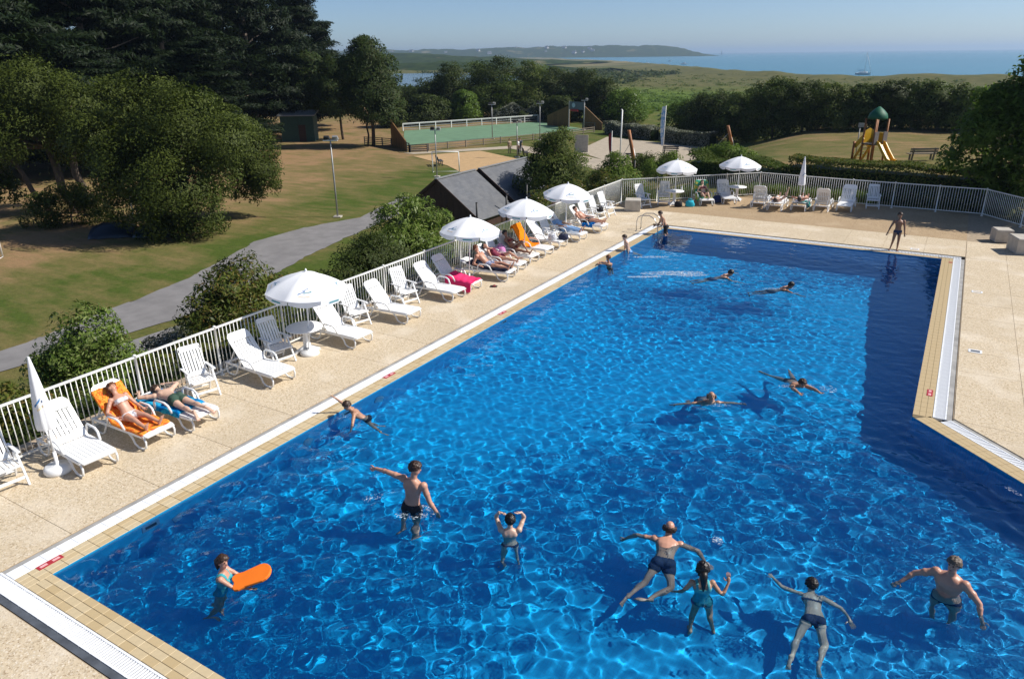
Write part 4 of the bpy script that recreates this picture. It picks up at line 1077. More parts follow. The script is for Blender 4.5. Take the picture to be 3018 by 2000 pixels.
def finish_people():
    bpy.context.view_layer.update(); dg = bpy.context.evaluated_depsgraph_get()
    for pi, p in enumerate(PEOPLE):
        o = p['o']; ev = o.evaluated_get(dg); me = ev.to_mesh(); nvx = len(me.vertices)
        V = np.empty(nvx*3, np.float32); me.vertices.foreach_get('co', V); V = V.reshape(-1, 3).astype(float)
        NR = np.empty(nvx*3, np.float32); me.vertices.foreach_get('normal', NR); NR = NR.reshape(-1, 3).astype(float)
        Fq = np.empty(len(me.loops), np.int32); me.loops.foreach_get('vertex_index', Fq); Fq = Fq.reshape(-1, 4)
        ev.to_mesh_clear()
        H, P, B, hc, HB, hk = p['H'], p['P'], p['B'], p['hc'], p['HB'], p['hk']
        base = P.copy(); C = V[Fq].mean(1)
        q = (C-P)@B.T/H; hq = (C-hc)@HB.T/hk
        ishead = (np.linalg.norm(hq/np.array([.06, .07, .08]), axis=1) < 1.1) & (((C-p['nb'])@(hc-p['nb'])) > .02*H*np.linalg.norm(hc-p['nb']))
        arm = np.zeros(len(C), bool); at_ = {}; lt_ = {}
        for sx in (-1, 1):
            a, b, c = p['segs']['a%d' % sx]; t1, d1 = seg_t(C, a, b); t2, d2 = seg_t(C, b, c+(c-b)*.5)
            arm |= ((d1 < .040*H) & (t1 > .12)) | (d2 < .034*H); at_[sx] = (t1, d1, t2, d2)
            a, b, c = p['segs']['l%d' % sx]; t1, d1 = seg_t(C, a, b); t2, d2 = seg_t(C, b, c); lt_[sx] = (t1, d1, t2, d2)
        legd = np.minimum(lt_[-1][1], lt_[1][1]); whichR = lt_[1][1] < lt_[-1][1]
        lt = np.where(whichR, lt_[1][0], lt_[-1][0]); shin = np.where(whichR, lt_[1][2], lt_[-1][2]); shind = np.where(whichR, lt_[1][3], lt_[-1][3])
        bk = p['bulk']; onleg = (legd < .075*H*bk**.6)
        torso = (~arm) & (~ishead) & (np.abs(q[:, 0]) < .115*bk) & (np.abs(q[:, 1]) < .11*bk)
        # body with eyes, lips, fingers and toes in the same mesh
        mb = MB()
        for (pc, d3, ps, pn, sx) in p['hands']:
            for k, (w, ln) in enumerate(((-.017, .040), (-.006, .047), (.005, .045), (.016, .035))):
                a = pc+d3*.026*H+ps*w*H; b = a+d3*ln*.5*H+pn*.002*H; c = b+d3*ln*.45*H+pn*.010*H
                mb.tube([a, b, c], [.0052*H, .0048*H, .0036*H], 6)
            s2 = -sx; a = pc-d3*.010*H+ps*s2*.020*H; b = a+(d3*.4+ps*s2*.8)*.024*H; c = b+(d3*.85+ps*s2*.35)*.022*H
            mb.tube([a, b, c], [.0068*H, .0058*H, .0045*H], 6)
        for (toe, d3, side, sole, sx) in p['feet']:
            for k in range(5):
                a = toe+d3*.018*H+side*(k-2)*.0105*H; mb.tube([a, a+d3*(.020-.002*k)*H], [.0065*H, .005*H], 6)
        for sx in (-1, 1):
            c = hc+np.array([sx*.017, .0445, .010])*hk@HB; mb.add(c+UV@(np.diag([.006*hk, .004*hk, .0036*hk])@HB), UF, 1, True)
            c = hc+np.array([sx*.018, .0465, .0195])*hk@HB; mb.add(c+UV@(np.diag([.009*hk, .003*hk, .0014*hk])@HB), UF, 1, True)
        c = hc+np.array([0, .0475, -.034])*hk@HB; mb.add(c+UV@(np.diag([.014*hk, .004*hk, .0045*hk])@HB), UF, 2, True)
        allV = np.r_[V, np.array(mb.V)]-base
        faces = [tuple(f) for f in Fq.tolist()]+[tuple(i+nvx for i in f) for f in mb.F]
        bm = mesh('body', allV, faces, [SK[p['skin']], M['eye'], M['lip']], [0]*len(Fq)+mb.I, True)
        old = o.data; bpy.data.objects.remove(o); bpy.data.meshes.remove(old)
        root = obj(p['name'], bm, None, tuple(base)); tag(root, p['label'], 'person', p['group']); root.cycles.is_caustics_receiver = True
        Vl = V-base
        for (kind, mat) in p['wear']:
            if kind == 'trunks': mask = (torso & (q[:, 2] < .045) & (q[:, 2] > -.09)) | (onleg & (lt < .40) & (~arm) & (q[:, 2] < .05)); off = .010
            elif kind == 'long_shorts': mask = (torso & (q[:, 2] < .045) & (q[:, 2] > -.09)) | (onleg & (lt < .78) & (~arm) & (q[:, 2] < .05)); off = .014
            elif kind == 'briefs': mask = (torso & (q[:, 2] < .030) & (q[:, 2] > -.09) & ((lt < .13) | (np.abs(q[:, 0]) < .03))) | (onleg & (lt < .12) & (~arm) & (q[:, 2] < .03)); off = .006
            elif kind == 'bikini_top': mask = torso & (((np.abs(q[:, 2]-.207) < .026) & (q[:, 1] > .025)) | ((np.abs(q[:, 2]-.200) < .010))); off = .006
            elif kind == 'swimsuit': mask = (torso & (q[:, 2] < .235-.25*np.maximum(0, -q[:, 1]-.02)) & (q[:, 2] > -.09) & ((lt < .12) | (np.abs(q[:, 0]) < .05))) | (torso & (np.abs(np.abs(q[:, 0])-.055) < .012) & (q[:, 2] > .2)); off = .006
            elif kind == 'shirt': mask = (torso & (q[:, 2] > -.02) & (q[:, 2] < .30))
            elif kind == 'trousers': mask = (torso & (q[:, 2] < .05)) | (onleg & (~arm)) | ((shind < .055*H) & (shin < .97) & (shin > 0)); off = .014
            if kind == 'shirt':
                for sx in (-1, 1): mask |= ((at_[sx][1] < .05*H) & (at_[sx][0] < .7) & (~ishead))
                off = .014
            nm = {'trunks': 'swim_trunks', 'long_shorts': 'swim_shorts', 'briefs': 'swim_briefs'}.get(kind, kind)
            submesh(Vl, NR, Fq, mask, off, nm, mat, root)
        a_, b_ = hq[:, 2]/.062, hq[:, 1]/.055
        hs = p['hstyle']
        if hs == 'bald': hm = ishead & (a_ > -.45) & (a_ < .30) & (b_ < .05)
        elif hs == 'thin': hm = ishead & (a_ > .7*b_+.05) & ~((a_ > .75) & (b_ > -.3))
        else: hm = ishead & (a_ > .62*b_+.08)
        if hs == 'long': hm |= ishead & (b_ < -.05) & (a_ > -1.)
        h = submesh(Vl, NR, Fq, hm, .008*hk if hs in ('bald', 'thin') else .006*hk, 'hair', HR[p['hair']], root, .016*hk, pi)
        if hs in ('long', 'pony', 'bun') and h:
            hb = MB()
            if hs == 'bun': hb.add(hc-base+np.array([0, -.062, .02])*hk@HB+UV*.022*hk, UF, 0, True)
            else:
                ln = .20 if hs == 'long' else .14
                pts = [hc-base+np.array([0, -.05, .0])*hk@HB]
                for k in range(1, 6): pts.append(pts[0]+(np.array([0, -.02, 0])*hk@HB)-B[2]*ln*H*k/5)
                hb.tube(pts, [.034*hk, .036*hk, .032*hk, .026*hk, .018*hk, .006*hk], 8)
            hb.build('ponytail' if hs != 'bun' else 'hair_bun', HR[p['hair']], root)

cr = np.array([.8556, .5176, 0]); cf = np.array([-.5176, .8556, 0])      # right and away as seen from the terrace
def vw(a, b, c=0): return tuple(a*cr+b*cf+np.array([0, 0, c]))
FB = {k: fabric(k, c) for k, c in {'black_fabric': (.012, .012, .016), 'navy_fabric': (.02, .035, .085), 'green_fabric': (.035, .075, .05), 'white_print_fabric': (.7, .7, .72), 'turquoise_fabric': (.05, .35, .38), 'violet_fabric': (.3, .12, .42), 'blue_fabric': (.16, .36, .62), 'pale_blue_fabric': (.25, .42, .68), 'maroon_fabric': (.18, .02, .05), 'white_fabric': (.75, .73, .7), 'beige_fabric': (.4, .3, .2), 'grey_fabric': (.13, .14, .16), 'stripe_fabric': (.25, .28, .42), 'dark_red_fabric': (.2, .03, .03)}.items()}
fz = lambda y: float(floor_z(y))
# --- in the pool
# tall man wading, one arm flung out
person('man in dark trunks wading waist deep, one arm flung out sideways', 1.82, (3.66, 4.16, .0), up=vw(.10, .03, 1), front=vw(.45, .85), la=[(-1, -.1, .10), (-1, .05, -.10), (-.8, .1, -.5)], ra=[(.42, .05, -.9), (.45, .32, -.85), (.1, .2, -1)], ll=[(-.12, .1, -1), (-.05, -.25, -1)], rl=[(.22, -.15, -1), (.1, -.2, -1)], face=(.75, .6, -.35), hup=(.15, .15, 1), skin='red', hair='brown', wear=[('trunks', FB['black_fabric'])], vox=.0115)
# girl with the float
person('girl in turquoise swimsuit holding on to the orange float', 1.38, (2.40, 1.17, -.22), up=vw(.14, .04, 1), front=vw(.8, .05), la=[(.0, .85, -.5), (.1, 1, .0)], ra=[(.05, .85, -.55), (-.05, 1, .0)], ll=[(-.08, .1, -1), (0, -.3, -1)], rl=[(.08, -.1, -1), (0, -.4, -1)], face=(.5, .8, .1), skin='red', hair='brown', hstyle='pony', fem=True, headk=1.12, wear=[('swimsuit', FB['turquoise_fabric'])])
# boy with hands on head, back turned
person('boy with both hands on his head, back turned, chest deep in water', 1.36, (5.52, 4.36, -.33), up=vw(.02, .05, 1), front=vw(0, 1), la=[(-.35, .65, .60), (.25, -.55, .75), (.8, -.5, .1)], ra=[(.35, .65, .60), (-.25, -.55, .75), (-.8, -.5, .1)], ll=[(-.12, .05, -1), (-.05, -.15, -1)], rl=[(.14, .05, -1), (.05, -.15, -1)], skin='fair', hair='black', headk=1.12, wear=[('briefs', FB['navy_fabric'])])
# bald man swimming away
person('balding man in navy trunks swimming breaststroke away from the corner', 1.78, (7.90, 5.08, -.22), up=vw(.30, .90, .30), front=vw(.05, .36, -.95), la=[(-.80, .25, .10), (-.45, .60, -.10)], ra=[(.80, .25, -.10), (.45, .40, -.55), (.8, .1, -.5)], ll=[(-.30, .10, -1), (-.55, .0, -1), (-.3, -.2, -1)], rl=[(.18, .25, -1), (-.65, -.10, -.75), (-.9, -.3, -.2)], face=(0, .45, .9), hup=(0, -.85, .55), skin='red', hair='brown', hstyle='bald', bulk=1.08, wear=[('trunks', FB['navy_fabric'])], vox=.0115)
# girl with long dark hair
person('girl with long dark hair in turquoise swimsuit and violet skirt, standing', 1.48, (8.66, 4.62, -.30), up=vw(-.02, .12, 1), front=vw(.10, 1), la=[(-.55, .1, -.8), (-.5, .5, -.6)], ra=[(.55, -.05, -.8), (.45, .35, .8), (0, .4, 1)], ll=[(-.16, .05, -1), (-.2, -.3, -1)], rl=[(.12, .1, -1), (.1, -.3, -1)], skin='tan', hair='black', hstyle='long', fem=True, headk=1.08, wear=[('swimsuit', FB['turquoise_fabric']), ('briefs', FB['violet_fabric'])])
# woman swimming away
person('dark haired woman swimming away under the surface, legs trailing', 1.60, (10.14, 5.05, -.32), up=vw(.26, .93, .26), front=vw(0, .26, -.95), la=[(-.92, .1, .30), (-.3, .5, .7)], ra=[(.80, .3, -.25), (.35, .4, -.5)], ll=[(-.42, .25, -1), (-.30, -.05, -1), (-.1, .2, -1)], rl=[(.12, .35, -1), (-.25, -.15, -1), (.1, .2, -1)], face=(0, .5, .9), hup=(0, -.8, .6), skin='fair', hair='black', hstyle='short', fem=True, wear=[('briefs', FB['navy_fabric']), ('bikini_top', FB['navy_fabric'])], vox=.0115)
# stout man standing
person('stout grey haired man standing chest deep, facing the steps', 1.68, (11.72, 6.40, -.22), up=vw(-.06, -.06, 1), front=vw(-.75, -.62), la=[(-.8, .1, -.6), (-.35, .5, -.6)], ra=[(.75, .35, -.35), (.45, .75, -.55)], ll=[(-.1, .02, -1), (0, -.05, -1)], rl=[(.1, .02, -1), (0, -.05, -1)], face=(.1, 1, -.2), skin='red', hair='grey', hstyle='short', bulk=1.28, wear=[('briefs', FB['navy_fabric'])], vox=.0115)
# bald man swimming towards us
person('bald man swimming breaststroke with arms spread wide', 1.75, (6.68, 11.12, -.36), up=vw(.05, -.80, .60), front=vw(0, -.6, -.80), la=[(-1, .10, -.02), (-.85, .25, -.35)], ra=[(1, .10, .0), (.95, .15, -.15)], ll=[(-.12, .5, -1), (-.1, .2, -1), (-.1, -.5, -1)], rl=[(.12, .5, -1), (.1, .2, -1), (.1, -.5, -1)], face=(0, .35, .95), hup=(0, -.9, .45), skin='tan', hair='grey', hstyle='bald', wear=[('trunks', FB['navy_fabric'])])
person('dark haired swimmer gliding with both arms stretched forward', 1.66, (8.22, 12.98, -.18), up=vw(.06, -.93, .30), front=vw(0, -.3, -.95), la=[(-.20, .10, .95), (.02, .15, 1)], ra=[(.22, .10, .95), (.05, .15, 1)], ll=[(-.30, .05, -.9), (-.26, .0, -.95), (-.4, -.2, -.8)], rl=[(.34, .05, -.9), (.30, .0, -.95), (.4, -.2, -.8)], face=(0, .55, .85), hup=(0, -.8, .6), skin='tan', hair='brown', wear=[('briefs', FB['black_fabric'])])
# boy clinging to the edge
person('boy clinging to the coping with one arm, legs kicked up behind him', 1.36, (.62, 6.42, -.16), up=vw(-.66, -.12, .62), front=vw(-.62, -.2, -.62), la=[(-.75, .45, -.15), (-.35, .8, -.45)], ra=[(.35, .15, .9), (.1, .0, 1)], ll=[(-.12, .5, -.9), (-.15, .3, -1), (0, -.2, -1)], rl=[(.2, .6, -.9), (.15, .3, -1), (0, -.2, -1)], face=(-.3, .8, .5), hup=(0, -.3, .95), skin='tan', hair='brown', headk=1.12, wear=[('briefs', FB['black_fabric'])])
# boys at the far end of the long side
person('boy hauling himself up on the coping, hands on the edge', 1.44, (.17, 22.42, -.05), up=vw(-.36, .05, 1), front=vw(-.9, -.1, -.1), la=[(-.25, .25, -.95), (-.05, .25, -1)], ra=[(.25, .25, -.95), (.05, .25, -1)], ll=[(-.1, -.3, -.9), (0, -.45, -.9)], rl=[(.1, -.3, -.9), (0, -.45, -.9)], face=(-.15, 1, .1), skin='fair', hair='brown', headk=1.12, wear=[('trunks', FB['blue_fabric'])])
person('boy resting folded arms on the coping, only head and shoulders out', 1.40, (.34, 20.15, -.34), up=vw(-.12, .02, 1), front=vw(-.85, -.45), la=[(-.45, .75, .25), (.65, .7, .1)], ra=[(.45, .75, .25), (-.65, .7, .1)], skin='tan', hair='auburn', headk=1.12, wear=[('trunks', FB['black_fabric'])])
# boy climbing the ladder
person('boy in black shorts climbing up the steel ladder', 1.46, (.42, 25.85, .32), up=vw(-.42, .02, .9), front=vw(-.95, -.1, -.3), la=[(-.35, .55, -.85), (.05, 1, -.1)], ra=[(.35, .55, -.85), (-.05, 1, -.1)], ll=[(-.1, .55, -.8), (-.05, -.35, -.9)], rl=[(.1, .15, -1), (.05, -.2, -1)], face=(0, 1, -.15), skin='tan', hair='brown', headk=1.12, wear=[('long_shorts', FB['black_fabric'])])
# swimmers far out
person('swimmer with wet black hair trailing a foaming wake', 1.70, (4.12, 20.52, -.24), up=vw(.90, .05, .38), front=vw(.35, .05, -.9), la=[(-.5, .3, .6), (-.3, .4, .7)], ra=[(.5, .5, .2), (.3, .6, .5)], face=(0, .7, .7), hup=(0, -.6, .8), skin='tan', hair='black', wear=[('trunks', FB['navy_fabric'])])
person('swimmer with black hair doing breaststroke in open water', 1.68, (6.22, 20.07, -.24), up=vw(.90, -.05, .40), front=vw(.38, 0, -.9), la=[(-.7, .3, .5), (-.5, .4, .5)], ra=[(.7, .3, .4), (.5, .5, .5)], face=(0, .7, .7), hup=(0, -.6, .8), skin='dark', hair='black', wear=[('trunks', FB['black_fabric'])])
# boy stepping along the far edge
person('boy in dark trunks stepping along the far edge of the pool', 1.46, (9.22, 27.42, .745), up=vw(.0, .04, 1), front=vw(-.25, -.95), la=[(-.20, .06, -1), (-.12, .10, -1)], ra=[(.50, .12, -1), (.40, .25, -1)], ll=[(-.02, .02, -1), (.02, -.02, -1)], rl=[(.16, .16, -1), (.10, -.35, -1), (.5, .75, -.5)], face=(0, 1, -.15), skin='dark', hair='brown', headk=1.1, wear=[('briefs', FB['navy_fabric'])])
# --- on the loungers (lounger frame: head at -x, feet at +x)
def lie(label, Lk, ang, xh=.92, z=.45, **kw):
    """recline on a lounger: pelvis at xh along it, torso leaning back by the backrest angle"""
    lo = L[Lk]; mat = lo.matrix_basis; p = mat @ Vector((xh, 0, z)); d = (mat.to_3x3() @ Vector((1, 0, 0)))
    upv = -np.array(d)*math.cos(ang)+np.array([0, 0, math.sin(ang)]); fr = np.array(d)*math.sin(ang)+np.array([0, 0, math.cos(ang)])
    c, s = math.cos(ang), math.sin(ang)
    # helper: direction given as (side, along lounger to the feet, up) -> body frame
    def q(v): return (v[0], v[1]*s+v[2]*c, -v[1]*c+v[2]*s)
    for k in ('la', 'ra', 'll', 'rl'):
        if k in kw: kw[k] = [q(v) for v in kw[k]]
    if 'face' in kw: kw['face'] = q(kw['face'])
    if 'hup' in kw: kw['hup'] = q(kw['hup'])
    person(label, pel=tuple(p), up=tuple(upv), front=tuple(fr), **kw)
person_args = dict(vox=.0135)
lie('woman in white print bikini sunbathing on the orange towel', 'B', A5, .93, .445, H=1.64, la=[(-.35, .5, -.75), (.1, .95, -.10)], ra=[(.55, .3, -.6), (-.05, .95, -.15)], ll=[(-.08, 1, .10), (-.02, 1, -.14), (-.1, .45, .85)], rl=[(.16, 1, .10), (.10, 1, -.16), (.2, .5, .8)], face=(-.45, .6, .6), hup=(-.15, -.65, .75), skin='red', hair='auburn', hstyle='long', fem=True, wear=[('bikini_top', FB['white_print_fabric']), ('briefs', FB['white_print_fabric'])], vox=.0115)
mC = L['C'].matrix_basis; pC = mC @ Vector((.98, -.02, .46))
person('man in green trunks lying face down on the blue towel', 1.76, tuple(pC), up=(-1, .06, .04), front=(0, 0, -1), la=[(-.85, -.05, .55), (.45, .1, .85)], ra=[(.85, -.05, .55), (-.45, .1, .85)], ll=[(-.08, .03, -1), (-.03, 0, -1), (-.2, .55, -.8)], rl=[(.12, .03, -1), (.08, 0, -1), (.3, .5, -.8)], face=(.8, .5, .1), hup=(0, 0, 1), skin='fair', hair='brown', hstyle='thin', wear=[('trunks', FB['green_fabric'])], vox=.0115)
lie('man in striped trunks leaning up on his elbows on the low lounger', 'I', math.radians(42), .95, .455, H=1.76, la=[(-.3, -.3, -.85), (-.1, .9, -.1)], ra=[(.3, -.3, -.85), (.1, .9, -.1)], ll=[(-.12, 1, .16), (-.05, 1, -.2), (0, .3, .95)], rl=[(.25, 1, .12), (-.15, 1, -.14), (0, .3, .95)], face=(-.1, .9, .3), hup=(0, -.15, 1), skin='red', hair='auburn', wear=[('trunks', FB['stripe_fabric'])])
lie('dark haired woman reclining with one knee raised behind the man in striped trunks', 'J', math.radians(32), .92, .45, H=1.66, la=[(-.3, .6, -.55), (0, 1, -.1)], ra=[(.3, .6, -.55), (0, 1, -.1)], ll=[(-.1, 1, .5), (-.03, .9, -.45), (0, .9, .4)], rl=[(.12, 1, .05), (.05, 1, -.1), (0, .4, .9)], face=(0, .3, .95), hup=(0, -.9, .4), skin='red', hair='black', fem=True, wear=[('swimsuit', FB['maroon_fabric'])])
lie('dark haired woman sitting up in the sun with her knees raised', 'K', math.radians(52), .93, .45, H=1.66, la=[(-.3, .7, -.45), (.1, .9, .3)], ra=[(.3, .7, -.45), (-.1, .9, .3)], ll=[(-.1, .8, .75), (-.03, .62, -.85), (0, .95, -.1)], rl=[(.14, 1, .05), (.05, 1, -.08), (0, .5, .85)], face=(0, 1, .15), hup=(0, -.2, 1), skin='dark', hair='black', hstyle='bun', fem=True, wear=[('bikini_top', FB['dark_red_fabric']), ('briefs', FB['dark_red_fabric'])])
lie('person in pale blue clothes lying stretched out, dark cap of hair', 'N', math.radians(30), .90, .45, H=1.74, la=[(-.25, .9, -.3), (.15, 1, 0)], ra=[(.25, .9, -.3), (-.15, 1, 0)], ll=[(-.06, 1, .08), (0, 1, -.08), (0, .4, .9)], rl=[(.06, 1, .10), (.05, 1, -.10), (0, .4, .9)], face=(0, .8, .6), hup=(0, -.5, .85), skin='tan', hair='brown', wear=[('shirt', FB['pale_blue_fabric']), ('trousers', FB['pale_blue_fabric'])])
lie('tanned man in dark trunks lying on his side by the ladder', 'O', math.radians(34), .95, .45, H=1.76, la=[(-.3, .6, -.4), (-.1, 1, 0)], ra=[(.35, .6, -.4), (0, 1, 0)], ll=[(.0, 1, .12), (0, 1, -.1), (0, .4, .9)], rl=[(.16, 1, .12), (.04, 1, -.12), (0, .4, .9)], face=(0, 1, .3), hup=(0, -.3, 1), skin='red', hair='brown', wear=[('trunks', FB['black_fabric'])])
lie('woman in dark bikini sunbathing on the green towel with one knee up', 'P', math.radians(52), .93, .45, H=1.64, la=[(-.4, .4, -.7), (.1, .9, .1)], ra=[(.4, .4, -.7), (-.1, .9, .1)], ll=[(-.1, 1, .35), (0, .9, -.45), (0, .8, .4)], rl=[(.1, 1, .12), (.05, 1, -.15), (0, .4, .9)], face=(-.2, .9, .3), hup=(0, -.3, 1), skin='fair', hair='black', hstyle='short', fem=True, wear=[('bikini_top', FB['maroon_fabric']), ('briefs', FB['maroon_fabric'])])
lie('man asleep on his back on the flat terrace lounger', 'S', math.radians(8), 1.0, .455, H=1.74, la=[(-.4, .9, -.1), (.1, 1, 0)], ra=[(.5, .2, .5), (.2, .3, 1)], face=(0, .1, 1), hup=(0, -1, .15), ll=[(-.1, 1, .2), (0, 1, -.2), (0, .3, .95)], rl=[(.1, 1, .15), (.05, 1, -.15), (0, .3, .95)], skin='fair', hair='brown', wear=[('trunks', FB['white_fabric'])])
lie('dark haired woman lying with both arms behind her head on the terrace', 'T', math.radians(14), .95, .46, H=1.66, la=[(-.85, -.55, .35), (.7, -.6, .1)], ra=[(.85, -.55, .35), (-.7, -.6, .1)], face=(0, .15, 1), hup=(0, -1, .2), ll=[(-.1, 1, .15), (0, 1, -.15), (0, .3, .95)], rl=[(.1, 1, .3), (.05, 1, -.3), (0, .5, .85)], skin='red', hair='black', hstyle='long', fem=True, wear=[('bikini_top', FB['white_print_fabric']), ('briefs', FB['white_print_fabric'])])
# --- beyond the fence, by the courts
G0 = -2.93
for (x, y, H_, lab, w, sk, fr) in ((-30.7, 66.2, 1.72, 'person in white shirt and dark trousers standing by the bench at the courts', [('shirt', FB['white_fabric']), ('trousers', FB['black_fabric'])], 'tan', (1, .4, 0)), (-32.3, 67.0, 1.55, 'person in beige clothes standing beside the court fence', [('shirt', FB['beige_fabric']), ('trousers', FB['beige_fabric'])], 'tan', (1, -.5, 0)), (-31.3, 67.6, 1.66, 'person in grey clothes at the courts, behind the one in white', [('shirt', FB['grey_fabric']), ('trousers', FB['grey_fabric'])], 'tan', (.4, -1, 0)), (-28.6, 68.2, 1.6, 'person all in white walking on the path by the courts', [('shirt', FB['white_fabric']), ('trousers', FB['white_fabric'])], 'tan', (-1, .2, 0))):
    person(lab, H_, (x, y, G0+.515*H_), front=fr, la=[(-.15, .1, -1), (-.05, .3, -1)], ra=[(.15, -.1, -1), (.05, .2, -1)], ll=[(-.02, .12, -1), (0, -.05, -1)], rl=[(.02, -.1, -1), (0, -.15, -1)], skin=sk, hair='brown', wear=w, vox=.02)
finish_people()

# float and foam
o = thing('swim_float', 'orange foam float held by the girl in the pool', 'float', (0, 0, 0))
fl = MB(); poly = []
for k in range(9): a = -PI/2+PI*k/8; poly.append((.42+.19*math.cos(a), .19*math.sin(a)))
poly += [(.1, .165), (-.02, .185), (-.10, .16), (-.13, .10), (-.09, 0), (-.13, -.10), (-.10, -.16), (-.02, -.185), (.1, -.165)]
fl.prism(poly, -.028, .028); fl.xf(Matrix.Rotation(-.12, 4, 'Y')); fb = fl.build('board', M['orange_foam'], o)
bvm = fb.modifiers.new('b', 'BEVEL'); bvm.width = .015; bvm.segments = 2
o.location = (2.68, 1.28, .05); o.rotation_euler = (math.radians(12), math.radians(-6), math.radians(50)); o.scale = (.8, .85, .9)
m_, nt_, bs_ = new_mat('white_foam'); bs_.inputs['Base Color'].default_value = (.8, .86, .9, 1); bs_.inputs['Roughness'].default_value = .5
tr_ = nt_.nodes.new('ShaderNodeBsdfTransparent'); mx_ = nt_.nodes.new('ShaderNodeMixShader'); nt_.links.new(mapr(nt_, noise(nt_, 30, 3), .35, .65, .25, .75), mx_.inputs[0]); nt_.links.new(tr_.outputs[0], mx_.inputs[1]); nt_.links.new(bs_.outputs[0], mx_.inputs[2]); nt_.links.new(mx_.outputs[0], nt_.nodes['Material Output'].inputs[0])
M['foam'] = m_
def foam(label, spots, name='foam', seed=3):
    r = np.random.default_rng(seed); b = MB(); dat = []
    for (cx, cy, rx, ry, rz_, n, s) in spots:
        for k in range(int(n*3)):
            a, q = r.uniform(0, 2*PI), math.sqrt(r.uniform(0, 1)); x, y = rx*q*math.cos(a), ry*q*math.sin(a)
            X_, Y_ = cx+x*math.cos(rz_)-y*math.sin(rz_), cy+x*math.sin(rz_)+y*math.cos(rz_); sz = s*r.lognormal(-1.6, .6)
            el = r.uniform(1, 3.2); an = rz_+r.normal(0, .5)
            v5, f5 = ico5; Rz = np.array([[math.cos(an), math.sin(an), 0], [-math.sin(an), math.cos(an), 0], [0, 0, 1]])
            b.add(np.array([X_, Y_, -.03+r.uniform(0, .02)])+(v5*np.array([sz*el, sz, sz*.35]))@Rz, f5, 0, True)
    ob = b.build(name, M['foam']); tag(ob, label, 'foam', None, 'stuff'); return ob
ico5 = ico(6, 4)
rzv = math.atan2(cr[1], cr[0])
foam('white foam of the wake behind the swimmer', [(2.7, 20.25, 1.15, .26, rzv, 720, .020), (2.0, 19.35, .6, .09, rzv, 330, .020), (3.4, 20.35, .6, .16, rzv, 270, .018), (1.25, 22.0, .7, .13, rzv, 270, .018)], seed=5)
foam('white splash round the wading man', [(3.78, 4.08, .40, .20, rzv, 180, .016), (2.85, 4.05, .22, .10, rzv+.6, 30, .013)], seed=6)
foam('white splash ahead of the balding swimmer', [(8.5, 5.9, .08, .11, .8, 45, .015)], seed=7)
foam('white flecks round the breaststroke swimmers', [(8.43, 12.6, .42, .10, rzv, 135, .014), (9.1, 12.8, .2, .2, rzv, 60, .014), (7.1, 10.7, .3, .08, rzv, 60, .012), (6.4, 20.2, .6, .1, rzv, 120, .016)], seed=8)
foam('white splash at the edge beside the slanting coping', [(12.62, 9.92, .16, .05, -.6, 30, .014)], seed=9)
# ------------------------------------------------------------------ beyond the fence
# two A-frame huts: slate roofs, brown boarded gables
def hut(y0, y1, label, fin=False):
    t = thing('a_frame_hut', label, 'hut', (-16.6, y0, Tz(-16.6, y0)), 0, 'slate roofed huts')
    zr, ze, hw = .22-t.location.z, -2.05-t.location.z, 3.15; Ln = y1-y0
    for s in (-1, 1):
        rf = MB(); a = Vector((0, 0, zr)); b = Vector((s*hw, 0, ze)); d = (b-a).normalized(); n_ = Vector((-d.z*s, 0, d.x*s)) if s > 0 else Vector((d.z, 0, -d.x))
        n_ = Vector((s*abs(d.z), 0, abs(d.x)))
        rf.add([a+Vector((0, -.12, 0)), b+Vector((0, -.12, 0)), b+Vector((0, Ln+.12, 0)), a+Vector((0, Ln+.12, 0))]+[v-n_*.09 for v in (a+Vector((0, -.12, 0)), b+Vector((0, -.12, 0)), b+Vector((0, Ln+.12, 0)), a+Vector((0, Ln+.12, 0)))], [(0, 1, 2, 3), (7, 6, 5, 4), (0, 4, 5, 1), (1, 5, 6, 2), (2, 6, 7, 3), (3, 7, 4, 0)])
        roof = rf.build('roof', M['slate'], t)
    MB().beam((0, -.16, zr+.02), (0, Ln+.16, zr+.02), .22, .05).build('ridge_cap', M['galv'], t)
    for (yy_, nm) in ((.05, 'gable_wall'),):
        g_ = MB(); nb = 26
        gw = obj('gable_wall', None, t)
        for i in range(nb):
            x0, x1 = -hw*.93+2*hw*.93*i/nb, -hw*.93+2*hw*.93*(i+1)/nb-.012
            top = lambda x: zr-.12-(zr-ze)*abs(x)/hw
            q = .012 if i % 2 else 0
            bd = MB(); bd.add([(x0, yy_-.03-q, -.2), (x1, yy_-.03-q, -.2), (x1, yy_-.03-q, top(x1)), (x0, yy_-.03-q, top(x0)), (x0, yy_+.03, -.2), (x1, yy_+.03, -.2), (x1, yy_+.03, top(x1)), (x0, yy_+.03, top(x0))], [(0, 1, 2, 3), (7, 6, 5, 4), (3, 2, 6, 7), (0, 3, 7, 4), (1, 5, 6, 2)])
            bd.build('board', M['brown_wood'], gw)
    for s in (-1, 1):
        MB().beam((0, -.13, zr-.05), (s*hw, -.13, ze-.05), .04, .16).build('bargeboard', M['brown_wood'], t)
        MB().box((s*(hw-.25), Ln/2, (ze-.1)/2-.1), (.1, Ln-.1, ze+.05)).build('side_wall', M['brown_wood'], t)
    return t
hut(32.4, 36.5, 'A-frame hut with grey slate roof and brown gable, the nearer of two')
hut(37.25, 43.3, 'A-frame hut with grey slate roof, half hidden by the feathery shrub')
